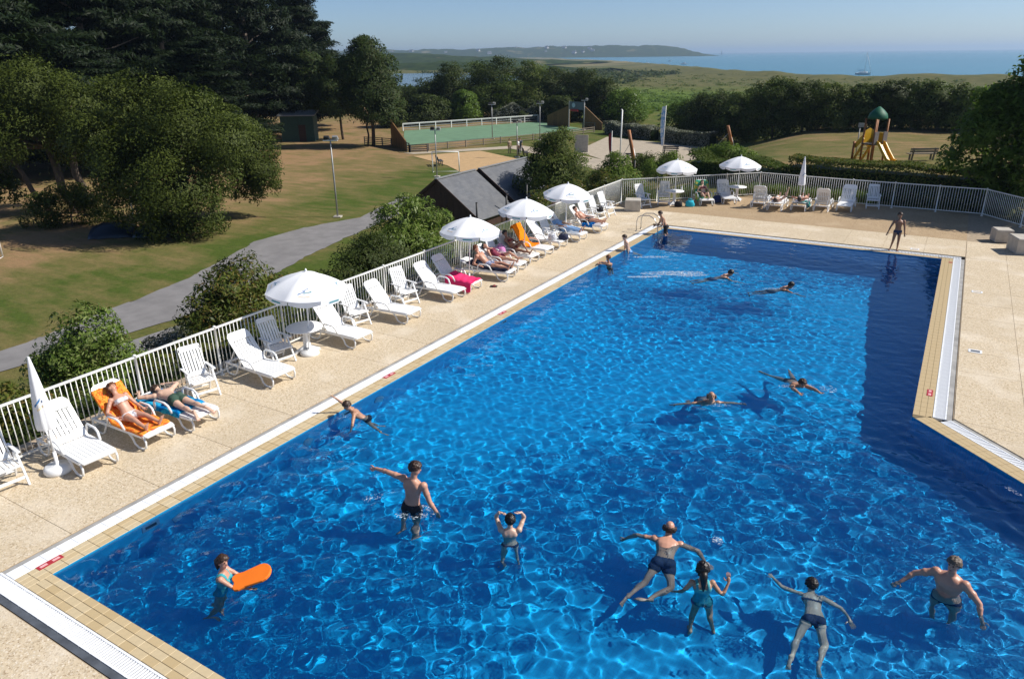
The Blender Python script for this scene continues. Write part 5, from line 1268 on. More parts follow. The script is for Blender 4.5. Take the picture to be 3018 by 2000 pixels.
# black posts of the wire fence beside the huts
def wire_post(x, y, h, lab):
    t = thing('fence_post', lab, 'post', (x, y, Tz(x, y)), 0, 'black wire-fence posts')
    MB().tube([(0, 0, -.2), (0, 0, h)], .06, 8).build('shaft', M['black_metal'], t); MB().lathe([(.07, h), (.06, h+.03), (.02, h+.05)], 8).build('cap', M['black_metal'], t)
for x, y, h, lab in ((-13.2, 31.6, 1.75, 'black post at the near eave of the first hut'), (-13.4, 35.3, 1.7, 'black post between the two huts'), (-13.0, 37.2, 2.2, 'tall black post at the eave of the second hut'), (-12.9, 39.2, 1.8, 'thin black post past the tall one by the second hut'), (-11.6, 52.3, 2.0, 'black post beside the leaning orange pole')):
    wire_post(x, y, h, lab)
# floodlight masts
def lamp(x, y, h, lab, rz=.3, heads=2):
    t = thing('floodlight_mast', lab, 'lamp post', (x, y, Tz(x, y)), rz, 'floodlight masts')
    MB().tube([(0, 0, 0), (0, 0, h*.5), (0, 0, h)], [.06, .052, .042], 10).build('pole', M['galv'], t)
    MB().box((0, 0, h), (.95, .07, .06)).build('crossbar', M['fence_white'], t)
    for k, xx in enumerate([.30, -.25][:heads]):
        hd = MB(); hd.prism([(-.16, -.12), (.16, -.12), (.20, .12), (-.20, .12)], 0, .14).xf(Matrix.Translation((xx, .02, h+.12)) @ Matrix.Rotation(math.radians(-55), 4, 'X'))
        h_ = hd.build('lamp_head', M['black_metal'] if k else M['galv'], t)
        MB().box((0, 0, .145), (.28, .2, .008)).xf(Matrix.Translation((xx, .02, h+.12)) @ Matrix.Rotation(math.radians(-55), 4, 'X')).build('glass', M['fence_white'], h_)
    MB().box((0, 0, .03), (.5, .5, .1)).build('footing', M['concrete'], t)
lamp(-23.7, 30.8, 4.9, 'floodlight mast on the lawn beside the asphalt path', .5)
lamp(-29.7, 49.9, 4.1, 'floodlight mast behind the first hut, in front of the sand pitch', .4)
lamp(-42.3, 79.2, 4.3, 'floodlight mast on the near side of the green court, left one of the pair', .4)
lamp(-35.9, 80.5, 4.5, 'floodlight mast on the near side of the green court, closer to the backboard', .4)
lamp(-29.9, 64.6, 3.6, 'low floodlight mast between the bench and the people', .4)
lamp(-36.4, 94.6, 4.1, 'floodlight mast beside the basketball backboard', .4, 1)
# court boards
def rail_fence(pts, label, h=1.05, n_rail=4, gap=1.9, mat='grey_wood', white_top=False):
    t = thing('rail_fence', label, 'fence', (pts[0][0], pts[0][1], -3.0)); o0 = Vector((*pts[0], 0))
    for a, b in zip(pts[:-1], pts[1:]):
        a, b = Vector((*a, 0))-o0, Vector((*b, 0))-o0; Ln = (b-a).length; n = max(1, round(Ln/gap)); d = (b-a)/n
        for k in range(n+1): MB().box(a+d*k+Vector((0, 0, h/2)), (.11, .11, h+.06)).build('post', M['fence_white'] if white_top else M[mat], t)
        for j in range(n_rail):
            z = h*(j+.75)/n_rail
            MB().beam(a+Vector((0, 0, z)), b+Vector((0, 0, z)), .045, .09).build('rail', M[mat], t)
        if white_top: MB().beam(a+Vector((0, 0, h+.05)), b+Vector((0, 0, h+.05)), .09, .10).build('top_rail', M['fence_white'], t)
rail_fence([(-43.2, 62.9), (-35.6, 82.3), (-33.6, 92)], 'low wooden rail fence along the near side of the green court', .8, 3, 2.6)
rail_fence([(-53.8, 67.3), (-49.4, 67.2)], 'short wooden rail fence beside the pine trunk', .9, 4, 1.3, 'grey_wood')
rail_fence([(-47.6, 66.2), (-43.2, 62.9)], 'dark rail fence at the end of the green court below the timber ramp wall', 1.05, 4, 1.15, 'bench_wood')
rail_fence([(-43.1, 63.0), (-41.6, 64.2)], 'short dark rail fence turning the corner of the green court', .85, 4, 1.5, 'bench_wood')
rail_fence([(-60.0, 82.6), (-49.4, 104.4)], 'railing with white top along the far side of the green court', 1.0, 3, 2.6, 'galv', True)
rail_fence([(-37.2, 95.8), (-33.4, 95.9)], 'low wooden rail fence right of the basketball backboard', 1.0, 3, 1.9)
# timber end walls
def end_wall(a, b, ha, hb, label):
    t = thing('ramp_wall', label, 'timber wall', (a[0], a[1], -3.0)); d = Vector((b[0]-a[0], b[1]-a[1], 0)); Ln = d.length; d /= Ln; nrm = Vector((-d.y, d.x, 0))*.03; n = int(Ln/.42)
    for i in range(n):
        p, q = d*(Ln*i/n), d*(Ln*(i+1)/n-.015); h0, h1 = ha+(hb-ha)*i/n, ha+(hb-ha)*(i+1)/n
        V = [p-nrm, q-nrm, q-nrm+Vector((0, 0, h1)), p-nrm+Vector((0, 0, h0)), p+nrm, q+nrm, q+nrm+Vector((0, 0, h1)), p+nrm+Vector((0, 0, h0))]
        MB().add(V, [(0, 1, 2, 3), (7, 6, 5, 4), (3, 2, 6, 7), (0, 3, 7, 4), (1, 5, 6, 2)]).build('plank', M['honey_wood'], t)
    MB().beam(Vector((0, 0, ha+.04)), d*Ln+Vector((0, 0, hb+.04)), .12, .10).build('coping_beam', M['honey_wood'], t)
end_wall((-50.0, 68.0), (-44.2, 63.6), 3.0, 1.1, 'sloping honey coloured timber wall at the pine end of the court')
end_wall((-37.2, 96.4), (-34.0, 95.6), 3.1, .9, 'sloping timber wall right of the basketball backboard')
end_wall((-40.2, 97.6), (-44.8, 99.0), 3.1, 1.4, 'sloping timber wall left of the basketball backboard')
t = thing('basketball_hoop', 'basketball backboard with round target and red hoop board at the court end', 'backboard', (-38.7, 96.7, -3.0), -.3)
for s in (-1, 1): MB().box((s*1.5, 0, 1.9), (.1, .1, 3.8)).build('post', M['galv'], t)
MB().box((0, -.05, 3.2), (2.8, .05, 1.1)).build('backboard', simple('tinted_backboard', (.12, .16, .2), .3), t)
MB().lathe([(.33, 0), (.33, .02)], 20).xf(Matrix.Translation((-.5, -.09, 3.25)) @ Matrix.Rotation(PI/2, 4, 'X')).build('target', simple('pale_blue_disc', (.45, .58, .68), .5), t)
MB().box((-.3, -.12, 2.55), (1.5, .05, .32)).build('hoop_board', M['red'], t)
MB().tube([(.0+.22*math.cos(2*PI*k/12), -.42+.22*math.sin(2*PI*k/12), 2.65) for k in range(12)], .012, 5, closed=True).build('hoop', M['red'], t)
# small pitch goals
def goal(a, b, h, label):
    t = thing('goal', label, 'goal', (a[0], a[1], Tz(*a))); d = Vector((b[0]-a[0], b[1]-a[1], 0)); nb = Vector((-d.y, d.x, 0)).normalized()*.7
    MB().tube([(0, 0, 0), (0, 0, h)], .04, 7).build('post', M['fence_white'], t); MB().tube([d, d+Vector((0, 0, h))], .04, 7).build('post', M['fence_white'], t)
    MB().tube([(0, 0, h), d+Vector((0, 0, h))], .04, 7).build('crossbar', M['fence_white'], t)
    MB().tube([nb, nb+d], .025, 6).tube([Vector((0, 0, 0)), nb], .025, 6).tube([d, d+nb], .025, 6).tube([(0, 0, h), nb], .02, 6).tube([d+Vector((0, 0, h)), d+nb], .02, 6).build('back_frame', M['fence_white'], t)
goal((-31.6, 51.8), (-29.4, 53.0), 1.9, 'white goal frame beside the sand pitch')
goal((-36.0, 24.6), (-34.3, 23.3), 1.7, 'white goal frame seen under the drooping evergreen')
goal((-31.9, 14.2), (-33.6, 12.6), 1.9, 'white goal post at the picture edge, in tree shade')
# benches
def bench(x, y, rz, label, mat='bench_wood', s=1.):
    t = thing('bench', label, 'bench', (x, y, Tz(x, y)+.05), rz, 'park benches')
    for k in range(3): MB().box((0, -.16+.16*k, .45), (1.7*s, .13, .045)).build('seat_plank', M[mat], t)
    for k in range(2): MB().box((0, .27+.05*k, .62+.17*k), (1.7*s, .04, .13)).build('back_plank', M[mat], t)
    for q in (-1, 1):
        MB().box((q*.65*s, -.1, .21), (.09, .10, .43)).build('leg', M[mat], t)
        MB().beam((q*.65*s, .2, 0), (q*.65*s, .36, .88), .09, .08).build('leg', M[mat], t)
bench(-33.8, 56.0, 2.35, 'dark bench beside the sand pitch behind the goal')
bench(-29.4, 65.6, 2.2, 'dark bench next to the standing people')
bench(-17.2, 66.0, .3, 'dark bench on the gravel pitch behind the orange pole')
bench(-16.0, 73.5, .2, 'dark bench on the gravel pitch beside the blue flag')
bench(8.45, 55.6, .55+PI, 'weathered grey bench on the mound next to the slide', 'grey_wood', 1.15)
# poles and flags
t = thing('flagpole', 'bare white pole on the gravel pitch', 'pole', (-19.0, 66.8, -3)); MB().tube([(0, 0, 0), (.06, 0, 5.0)], [.085, .07], 10).build('shaft', M['fence_white'], t); MB().lathe([(.09, 5.0), (.09, 5.06), (.02, 5.1)], 10).build('cap', M['fence_white'], t)
def flag(x, y, h, mat, label, w, fl, drop):
    t = thing('flag', label, 'flag', (x, y, Tz(x, y))); MB().tube([(0, 0, 0), (.05, 0, h)], [.06, .035], 8).build('pole', M['galv'] if w < .4 else M['fence_white'], t)
    V = []; F = []
    for i in range(14):
        f_ = i/13; z = h-.06-fl*f_
        for j in range(5): g_ = j/4; V.append((.03+g_*w*math.sin(PI*(.25+.6*f_))*(1-.5*f_*drop)*-1, .06*math.sin(g_*6+f_*5), z-g_*.25*drop))
    for i in range(13):
        for j in range(4): F.append((i*5+j, i*5+j+1, i*5+6+j, i*5+5+j))
    MB().add(V, F, 0, True).build('cloth', mat, t)
flag(-17.3, 74.8, 5.0, towel_mat('blue_white_flag', [(.1, .3, .62), (.75, .8, .85), (.12, .35, .65), (.8, .83, .86)], 1.6), 'tall blue and white feather flag on the gravel pitch', .55, 4.1, .3)
flag(-13.0, 50.6, 4.6, M['red'], 'limp dark red flag on a thin grey pole', .34, 1.6, 1.)
def log_frame(x, y, h, rz, label):
    t = thing('rope_frame', label, 'climbing frame', (x, y, Tz(x, y)), rz, 'orange climbing frame poles')
    MB().tube([(.55, 0, 0), (.1, 0, h*.6), (-.25, 0, h)], [.17, .16, .15], 10).build('leaning_pole', M['orange_wood'], t)
    MB().tube([(.9, .2, 0), (.2, .05, h*.62)], .07, 8).build('brace', M['fence_white'], t)
    MB().tube([(-1.6, .4, 0), (-.1, 0, h*.72)], .02, 6).build('rope', M['galv'], t)
log_frame(-14.3, 58.0, 4.0, .5, 'thick leaning orange wooden pole beside the bare white pole')
log_frame(-10.6, 76.3, 2.6, .7, 'distant leaning orange wooden pole at the end of the gravel path')
# pale corrugated panel by the second hut
tag(MB().prism([(-.75, -.05), (.75, -.05), (.75, .05), (-.75, .05)], 0, 1.9).build('panel', M['concrete'], None, (-25.6, 71.4, -3), .3), 'pale grey panel board standing behind the feathery shrub', 'panel')
# shed and blue tarp under the cypresses, low dark shelters under the oak
t = thing('shed', 'dark green shed standing in the shade of the cypresses', 'shed', (-64.5, 66.8, -3.0), .62)
MB().box((0, 0, 1.6), (4.2, 3, 3.2)).build('wall', M['dark_green_wall'], t); MB().add([(-2.4, -1.8, 3.2), (2.4, -1.8, 3.2), (2.4, 1.8, 3.6), (-2.4, 1.8, 3.6), (-2.4, -1.8, 3.32), (2.4, -1.8, 3.32), (2.4, 1.8, 3.72), (-2.4, 1.8, 3.72)], [(3, 2, 1, 0), (4, 5, 6, 7), (0, 1, 5, 4), (1, 2, 6, 5), (2, 3, 7, 6), (3, 0, 4, 7)]).build('roof', M['galv'], t)
MB().box((.6, -1.52, 1.05), (.9, .05, 2.1)).build('door', M['brown_wood'], t)
def tarp(x, y, rz, sx, sy, h, label, c):
    V = []
    n = 8
    for i in range(n+1):
        for j in range(n+1):
            u_, v_ = i/n*2-1, j/n*2-1; V.append((u_*sx, v_*sy, .04+h*(1-abs(v_))**.8*(1-.35*u_*u_)+.03*math.sin(i*2.1+j)))
    o_ = obj('tarp', mesh('tarp', V, [(i*(n+1)+j, (i+1)*(n+1)+j, (i+1)*(n+1)+j+1, i*(n+1)+j+1) for i in range(n) for j in range(n)], simple('tarp_'+label[:4], c, .35), smooth=True), None, (x, y, Tz(x, y)), rz)
    o_.modifiers.new('t', 'SOLIDIFY').thickness = .02; tag(o_, label, 'tarp')
tarp(-31.4, 20.2, .75, 1.2, 1.1, .75, 'dark blue tarpaulin tent under the drooping evergreen, left one', (.008, .016, .03))
tarp(-29.2, 21.5, .55, 1.1, 1.0, .65, 'dark teal tarpaulin tent under the drooping evergreen, beside the goal', (.008, .022, .03))
# playground tower
t = thing('play_tower', 'playground tower with green roof, orange posts and yellow slide', 'playground', (5.5, 53.4, -.03), -.75)
for (x, y) in ((-.5, -.5), (.5, -.5), (.5, .5), (-.5, .5)):
    MB().tube([(x, y, 0), (x, y, 2.95)], .065, 9).build('post', M['orange_wood'], t)
MB().box((0, 0, 1.28), (1.12, 1.12, .08)).build('platform', M['bench_wood'], t)
n = 4; rf = MB(); prof = [(.60, 2.92), (.64, 3.02), (.56, 3.28), (.36, 3.5), (.24, 3.6), (.06, 3.74)]
rf.lathe(prof, 8); rf.build('roof', M['green_pl'], t)
MB().add([(-.57, -.52, 1.3), (-.57, .52, 1.3), (-.57, .52, 2.05), (-.57, 0, 2.3), (-.57, -.52, 2.05)]+[(-.53, -.52, 1.3), (-.53, .52, 1.3), (-.53, .52, 2.05), (-.53, 0, 2.3), (-.53, -.52, 2.05)], [(0, 1, 2, 3, 4), (9, 8, 7, 6, 5)]+[(i, 5+i, 5+(i+1) % 5, (i+1) % 5) for i in range(5)]).build('side_panel', M['yellow'], t)
MB().box((0, .55, 1.65), (.95, .05, .7)).build('side_panel', M['yellow'], t)
gate = MB(); gate.box((.56, .36, 1.7), (.06, .32, .85)); gate.build('slide_gate', simple('mauve_grey_panel', (.22, .19, .18), .5), t)
gate = MB(); gate.box((.56, -.36, 1.7), (.06, .32, .85)); gate.build('slide_gate', simple('mauve_grey_panel_b', (.22, .19, .18), .5), t)
sl = MB(); prf = [(.57, 1.32), (.75, 1.28), (1.25, .75), (1.75, .27), (2.0, .2)]
for sgn in (-1, 1):
    for (x0, z0), (x1, z1) in zip(prf[:-1], prf[1:]): sl.beam((x0, sgn*.27, z0+.1), (x1, sgn*.27, z1+.1), .05, .22)
for (x0, z0), (x1, z1) in zip(prf[:-1], prf[1:]): sl.beam((x0, 0, z0), (x1, 0, z1), .5, .03)
sl.build('slide', M['yellow'], t)
cl = MB()
for s in (-1, 1): cl.beam((-1.35, s*.36, 0), (-.52, s*.36, 1.32), .10, .14)
for k in range(5): cl.box((-1.25+.16*k, 0, .18+.24*k), (.16, .7, .04))
cl.build('steps', M['yellow'], t)
for (x, y) in ((-1.2, -.6), (-1.0, .6)): MB().tube([(x, y, 0), (x, y, 1.35)], .08, 9).build('rail_post', M['orange_wood'], t)
for s in (-1, 1): MB().beam((-1.2, s*.5, 1.0), (-.5, s*.5, 1.7), .05, .3).build('handrail_panel', M['yellow'], t)
t = thing('grey_bin', 'small grey sign box on a pole beside the play tower', 'sign', (4.3, 55.0, -.03)); MB().tube([(0, 0, 0), (0, 0, 2.3)], .035, 7).build('pole', M['galv'], t); MB().box((.12, 0, 2.35), (.5, .08, .28)).build('board', M['galv'], t)

# ------------------------------------------------------------------ boats in the bay
def hull(L_, w, h):
    V = []; F = []; st_ = [(-.5, .72, .9), (-.3, .95, .85), (0, 1, .85), (.25, .82, .92), (.42, .4, 1.05), (.5, .03, 1.15)]
    for (x, k, hh) in st_: V += [(x*L_, -k*w/2, h*hh), (x*L_, -k*w/2*.7, 0), (x*L_, k*w/2*.7, 0), (x*L_, k*w/2, h*hh)]
    for i in range(5):
        for j in range(3): F.append((i*4+j, i*4+j+1, i*4+5+j, i*4+4+j))
        F.append((i*4+3, i*4, i*4+4, i*4+7))
    F += [(0, 3, 2, 1), (20, 21, 22, 23)]; return MB().add(V, F)
def yacht(x, y, rz, s, label, mast=True):
    t = thing('sailing_yacht' if mast else 'motor_boat', label, 'boat', (x, y, -9.05), rz, 'boats in the bay'); t.scale = (s,)*3
    h_ = hull(10, 3.2, 1.3).build('hull', M['plastic'], t); MB().box((0, 0, .25), (7.6, 2.5, .25)).build('waterline_stripe', M['blue_logo'], h_)
    MB().prism([(-2.6, -.95), (1.6, -.8), (2.6, -.3), (2.6, .3), (1.6, .8), (-2.6, .95)], 1.2, 1.9).build('cabin', M['plastic'], t)
    if mast:
        MB().tube([(.8, 0, 1.8), (.8, 0, 14.5)], [.10, .06], 7).build('mast', M['galv'], t)
        MB().tube([(.7, 0, 2.9), (-3.8, 0, 2.8)], .16, 7).build('boom', M['blue_logo'], t)
        MB().tube([(.8, 0, 14.2), (5, 0, 1.5)], .03, 4).tube([(.8, 0, 14.2), (-4.9, 0, 1.4)], .03, 4).build('stay', M['galv'], t)
        MB().tube([(4.9, 0, 1.7), (1.2, 0, 12.5)], .14, 6).build('furled_sail', M['canvas'], t)
    else:
        MB().prism([(-1.2, -.8), (.8, -.7), (.8, .7), (-1.2, .8)], 1.9, 2.7).build('windscreen', M['galv'], t)
yacht(-58.9, 603, -.2, 1.05, 'white sailing yacht with a tall bare mast anchored off the beach')
yacht(-357, 1098, .1, .95, 'white motor boat lying off the dunes', False)
yacht(-450, 1190, .4, .8, 'small grey motor boat beside the dunes', False)
yacht(-516, 1486, .2, .8, 'tiny motor boat farther out in the bay', False)
t = thing('dinghy', 'tiny white sail far out in the bay', 'boat', (-1150, 4060, -9.0), .3, 'boats in the bay'); hull(8, 2.5, 1.2).build('hull', M['plastic'], t); MB().add([(0, -.1, 1.5), (4.5, 0, 1.8), (0, 0, 15), (0, .1, 1.5)], [(0, 1, 2), (3, 2, 1)]).build('sail', M['canvas'], t); t.scale = (1.8,)*3
# ------------------------------------------------------------------ vegetation
LF = {
 'oak': leaf_mat('holm_oak_leaves', [(.028, .040, .007), (.046, .062, .010), (.072, .092, .016), (.10, .122, .024)], .14),
 'cypress': leaf_mat('cypress_foliage', [(.004, .008, .003), (.007, .014, .004), (.014, .026, .006), (.010, .016, .004)], .05),
 'pine': leaf_mat('pine_foliage', [(.016, .030, .008), (.028, .048, .011), (.050, .075, .016), (.055, .052, .018)], .1),
 'scrub': leaf_mat('scrub_leaves', [(.018, .030, .007), (.034, .050, .011), (.060, .082, .018), (.055, .058, .02)], .14),
 'belt': leaf_mat('belt_tree_leaves', [(.028, .048, .010), (.052, .08, .016), (.09, .125, .026), (.11, .115, .035)], .22),
 'bright': leaf_mat('bright_green_leaves', [(.04, .075, .010), (.07, .12, .016), (.11, .17, .026), (.15, .22, .04)], .3, .4),
 'leafy': leaf_mat('broad_tree_leaves', [(.05, .09, .011), (.09, .155, .02), (.145, .23, .034), (.2, .29, .055)], .55, .4),
 'shrub': leaf_mat('glossy_shrub_leaves', [(.04, .075, .012), (.085, .135, .022), (.16, .215, .045), (.3, .34, .13)], .22, .35),
 'bronze': leaf_mat('bronze_shrub_leaves', [(.03, .045, .010), (.065, .09, .016), (.12, .135, .024), (.16, .085, .03)], .2, .4),
 'tamarisk': leaf_mat('feathery_leaves', [(.04, .06, .014), (.075, .105, .022), (.125, .16, .035), (.15, .14, .045)], .3),
 'greyleaf': leaf_mat('silver_leaves', [(.05, .06, .04), (.12, .13, .09), (.24, .25, .2), (.34, .35, .3)], .1),
 'grassy': leaf_mat('grassy_leaves', [(.05, .09, .012), (.11, .17, .025), (.2, .27, .05)], .3),
}
def leaves(P, D, size, r, aspect=1.8, up=0., soft=.75):
    """one small bent quad for each point; D preferred normals"""
    n = len(P); Dn = D/(np.linalg.norm(D, axis=1)[:, None]+1e-9)
    nr = Dn*.8+r.normal(0, .6, (n, 3)); nr[:, 2] += up; nr /= np.linalg.norm(nr, axis=1)[:, None]+1e-9
    nr *= np.where((nr*Dn).sum(1) < 0, -1, 1)[:, None]
    a = np.cross(nr, r.normal(0, 1, (n, 3))); a /= np.linalg.norm(a, axis=1)[:, None]+1e-9; b = np.cross(nr, a)
    s = (size*r.uniform(.6, 1.4, n))[:, None]
    V = np.stack([P-a*s*aspect*.5, P-b*s*.34+nr*s*.05, P+a*s*aspect*.5, P+b*s*.34-nr*s*.05], 1).reshape(-1, 3)
    g = Dn*soft+nr*(1-soft)+np.array([0, 0, .15]); g /= np.linalg.norm(g, axis=1)[:, None]
    return V, np.arange(4*n).reshape(-1, 4), np.repeat(g, 4, 0)
def leaf_mesh(name, V, F, G, mat):
    me = mesh(name, V, F, mat, smooth=True)
    at = me.attributes.new('custom_normal', 'FLOAT_VECTOR', 'POINT'); at.data.foreach_set('vector', G.astype(np.float32).ravel())
    me.update(); return me
def crown_pts(lobes, n, r, shell=.62, clump=.20, ncl=26):
    P = []; D = []
    w = np.array([l[3]*l[4]*l[5] if len(l) > 5 else l[3]**3 for l in lobes])**.75; w = w/w.sum()
    for l, wk in zip(lobes, w):
        c = np.array(l[:3]); rad = np.array(l[3:6]) if len(l) > 5 else np.full(3, l[3])
        m = max(60, int(n*wk)); k = max(6, int(ncl*(1 if len(l) <= 5 else 1)))
        d = r.normal(0, 1, (k, 3)); d /= np.linalg.norm(d, axis=1)[:, None]; d[:, 2] = np.where(d[:, 2] < -.55, -d[:, 2], d[:, 2])
        cc = d*r.uniform(shell, 1., (k, 1)); ix = r.integers(0, k, m)
        q = cc[ix]+r.normal(0, clump, (m, 3))*np.array([1, 1, .75]); lim = np.linalg.norm(q, axis=1); q = q/np.maximum(1, lim/1.12)[:, None]
        P.append(c+q*rad); dd = q*.6+d[ix]*.5; D.append(dd)
    return np.concatenate(P), np.concatenate(D)
def limb(b, a, c, r0, r1, r, wob=.12, n=5):
    a, c = np.array(a, float), np.array(c, float); L_ = np.linalg.norm(c-a); pts = []
    for i in range(n+1):
        f_ = i/n; pts.append(a+(c-a)*f_+(r.normal(0, wob*L_*.25, 3)*math.sin(PI*f_)))
    b.tube([tuple(p) for p in pts], [r0+(r1-r0)*i/n for i in range(n+1)], 7)
def tree(name, label, cat, base, lobes, nleaf, size, mat, trunk=None, seed=1, group=None, bark='bark', tr=.25, aspect=1.8, up=.2, clump=.2, ncl=26, shell=.62, limbs=True, soft=.6, parts=('crown', 'trunk')):
    """lobes in metres relative to the base: (x, y, z, r) or (x, y, z, rx, ry, rz)"""
    r = np.random.default_rng(seed)
    t = thing(name, label, cat, base, 0, group)
    P, D = crown_pts(lobes, nleaf, r, shell, clump, ncl); V, F, Gn = leaves(P, D, size, r, aspect, up, soft)
    obj(parts[0], leaf_mesh(parts[0], V, F, Gn, mat), t)
    b = MB(); tk = trunk or [((0, 0, -.3), (0, 0, lobes[0][2]*.7), tr, tr*.6)]
    for (a, c, r0, r1) in tk: limb(b, a, c, r0, r1, r, .1)
    if limbs:
        top = tk[0][1]
        for l in lobes: limb(b, top, (l[0], l[1], l[2]), tr*.45, tr*.12, r, .14)
    b.build(parts[1], M[bark], t)
    return t
def px(k, lst, dep=0.):
    """crown lobes from (right, up, radius[, depth]) in units of k metres, right/away as seen from the terrace"""
    out = []
    for q in lst:
        d = q[3] if len(q) > 3 else 0.
        v = cr*q[0]*k+cf*(d)+np.array([0, 0, q[1]*k]); out.append((v[0], v[1], v[2], q[2]*k))
    return out
g_ = lambda x, y: (x, y, Tz(x, y))
# two old evergreens on the lawn
tree('holm_oak', 'broad evergreen oak with open forked trunks on the lawn', 'tree', g_(-40.0, 22.8), px(.0232, [(-160, 300, 105), (-55, 325, 105), (55, 300, 92), (-205, 200, 85), (-75, 205, 105, -1.), (60, 215, 85), (-280, 270, 115), (10, 250, 100, 2), (-300, 170, 70), (100, 240, 70)]), 62000, .105, LF['oak'], [((0, 0, -.3), cr*-.9+np.array([0, 0, 4.4]), .34, .2), ((.2, .2, -.3), cr*.9+np.array([0, 0, 4.6]), .3, .2), (cr*-1.6+np.array([0, 0, -.2]), cr*-4.0+np.array([0, 0, 4.6]), .2, .12)], 2, tr=.3)
tree('holm_oak', 'wide evergreen oak whose foliage droops almost to the grass', 'tree', g_(-27.6, 22.4), px(.0198, [(-75, 330, 125, 1), (-180, 345, 95, 1), (45, 300, 120), (140, 250, 90), (-90, 190, 120, -1.2), (10, 140, 120, -1.4), (-230, 270, 85), (60, 60, 80, -1), (-30, 70, 85, -1.2), (-160, 200, 90), (100, 170, 80), (-100, 90, 85, -1), (-190, 130, 70), (0, 230, 130), (-60, 20, 60, -1), (30, 10, 55, -1)]), 85000, .095, LF['oak'], [((0, 0, -.3), (0, 0, 3.6), .36, .24), (cr*-1.2+np.array([0, 0, -.2]), cr*-2.2+np.array([0, 0, 4]), .2, .14)], 3, tr=.3)
tree('holm_oak', 'lopsided young evergreen oak drooping beside the larger one', 'tree', g_(-31.0, 26.6), px(.0215, [(112, 200, 90), (152, 140, 80), (80, 245, 78), (160, 200, 68), (130, 80, 58), (60, 170, 88), (172, 100, 50)]), 42000, .095, LF['oak'], [((0, 0, -.3), cr*.6+np.array([0, 0, 2.2]), .16, .1)], 4, tr=.12, limbs=False)
tree('shrub', 'dark thicket round the foot of the forked oak', 'shrub', g_(-36.2, 20.4), [(0, 0, .8, 1.7), (1.3, .8, .7, 1.4), (-1.4, -.8, .7, 1.3), (.5, .3, 1.6, 1.)], 12000, .09, LF['oak'], seed=5, tr=.08)
tree('shrub', 'dark low branch tuft at the picture edge under the oak', 'shrub', g_(-44.5, 20.0), [(0, 0, 2.4, 1.3), (.5, .4, 1.4, 1.2)], 3000, .14, LF['oak'], seed=6, tr=.08)
# Monterey cypresses: tiers of flattened dark plates
def cypress(label, base, H, R, seed, lean=(0, 0), gap=0., n=105000, top=1.):
    r = np.random.default_rng(seed); lobes = []
    for k in range(90):
        f_ = (k+.5)/90; z = H*(.10+.90*f_); rr = R*(1-.84*max(0, f_-.35)/.65)*r.uniform(.35, 1.); kz = R/6*(1-.35*f_); a = k*2.4+r.normal(0, .4)
        lobes.append((rr*math.cos(a)+lean[0]*f_*H, rr*math.sin(a)+lean[1]*f_*H, z+r.normal(0, .3), r.uniform(1.7, 3.0)*kz, r.uniform(1.7, 3.0)*kz, r.uniform(.6, 1.1)*kz))
    t = tree('cypress', label, 'tree', base, lobes, n, .20, LF['cypress'], [((0, 0, -.3), (lean[0]*H, lean[1]*H, H*.9), .55, .12)], seed, 'row of old cypresses', 'pale_bark', .3, 2.6, .5, .26, 9, .35, False, .45)
    b = MB()
    for l in lobes[::4]: limb(b, (lean[0]*l[2]*.9, lean[1]*l[2]*.9, l[2]*.86), (l[0], l[1], l[2]-.1), .11, .03, r, .1, 4)
    b.build('branch', M['pale_bark'], t)
    return t
cyp = {}
def put_cypress(label, x, y, h, R, proto, rz):
    if proto not in cyp: cyp[proto] = cypress(label, g_(x, y), 22, 8, 10+proto); t = cyp[proto]
    else: t = dup(cyp[proto], g_(x, y), rz, label)
    t.rotation_euler = (0, 0, rz); t.location = g_(x, y); t.scale = (R/8, R/8, h/22)
put_cypress('tall dark cypress with a bare pale forked trunk beside the shed', -73.5, 67.0, 27, 8.8, 1, .4)
put_cypress('lower dark cypress with ragged tips against the sky, beyond the shed', -77, 80, 18.5, 7.8, 2, .9)
put_cypress('dark cypress behind the drooping oak', -70, 52, 23, 8.5, 3, 0)
put_cypress('dark cypress behind the forked oak', -66, 41, 22, 8.5, 1, 2.0)
put_cypress('dark cypress at the end of the row, cut by the picture edge', -62, 28.5, 21, 8.5, 2, 3.)
put_cypress('dark cypress standing behind the tall one with the forked trunk', -86, 60, 27, 9, 3, 1.7)
put_cypress('dark cypress filling the gap behind the drooping oak', -80, 46, 27, 9.5, 1, 4.)
put_cypress('dark cypress behind the end of the row', -76, 34, 26, 9.5, 2, 5.)
put_cypress('dark cypress set back between the tall one and the drooping oak', -88, 73, 27, 9.5, 2, 2.2)
put_cypress('young dark cypress low in the gap between the oaks', -58, 48, 12, 6.0, 3, 2.6)
put_cypress('young dark cypress low behind the forked oak', -60, 36, 12, 6.5, 1, 1.1)
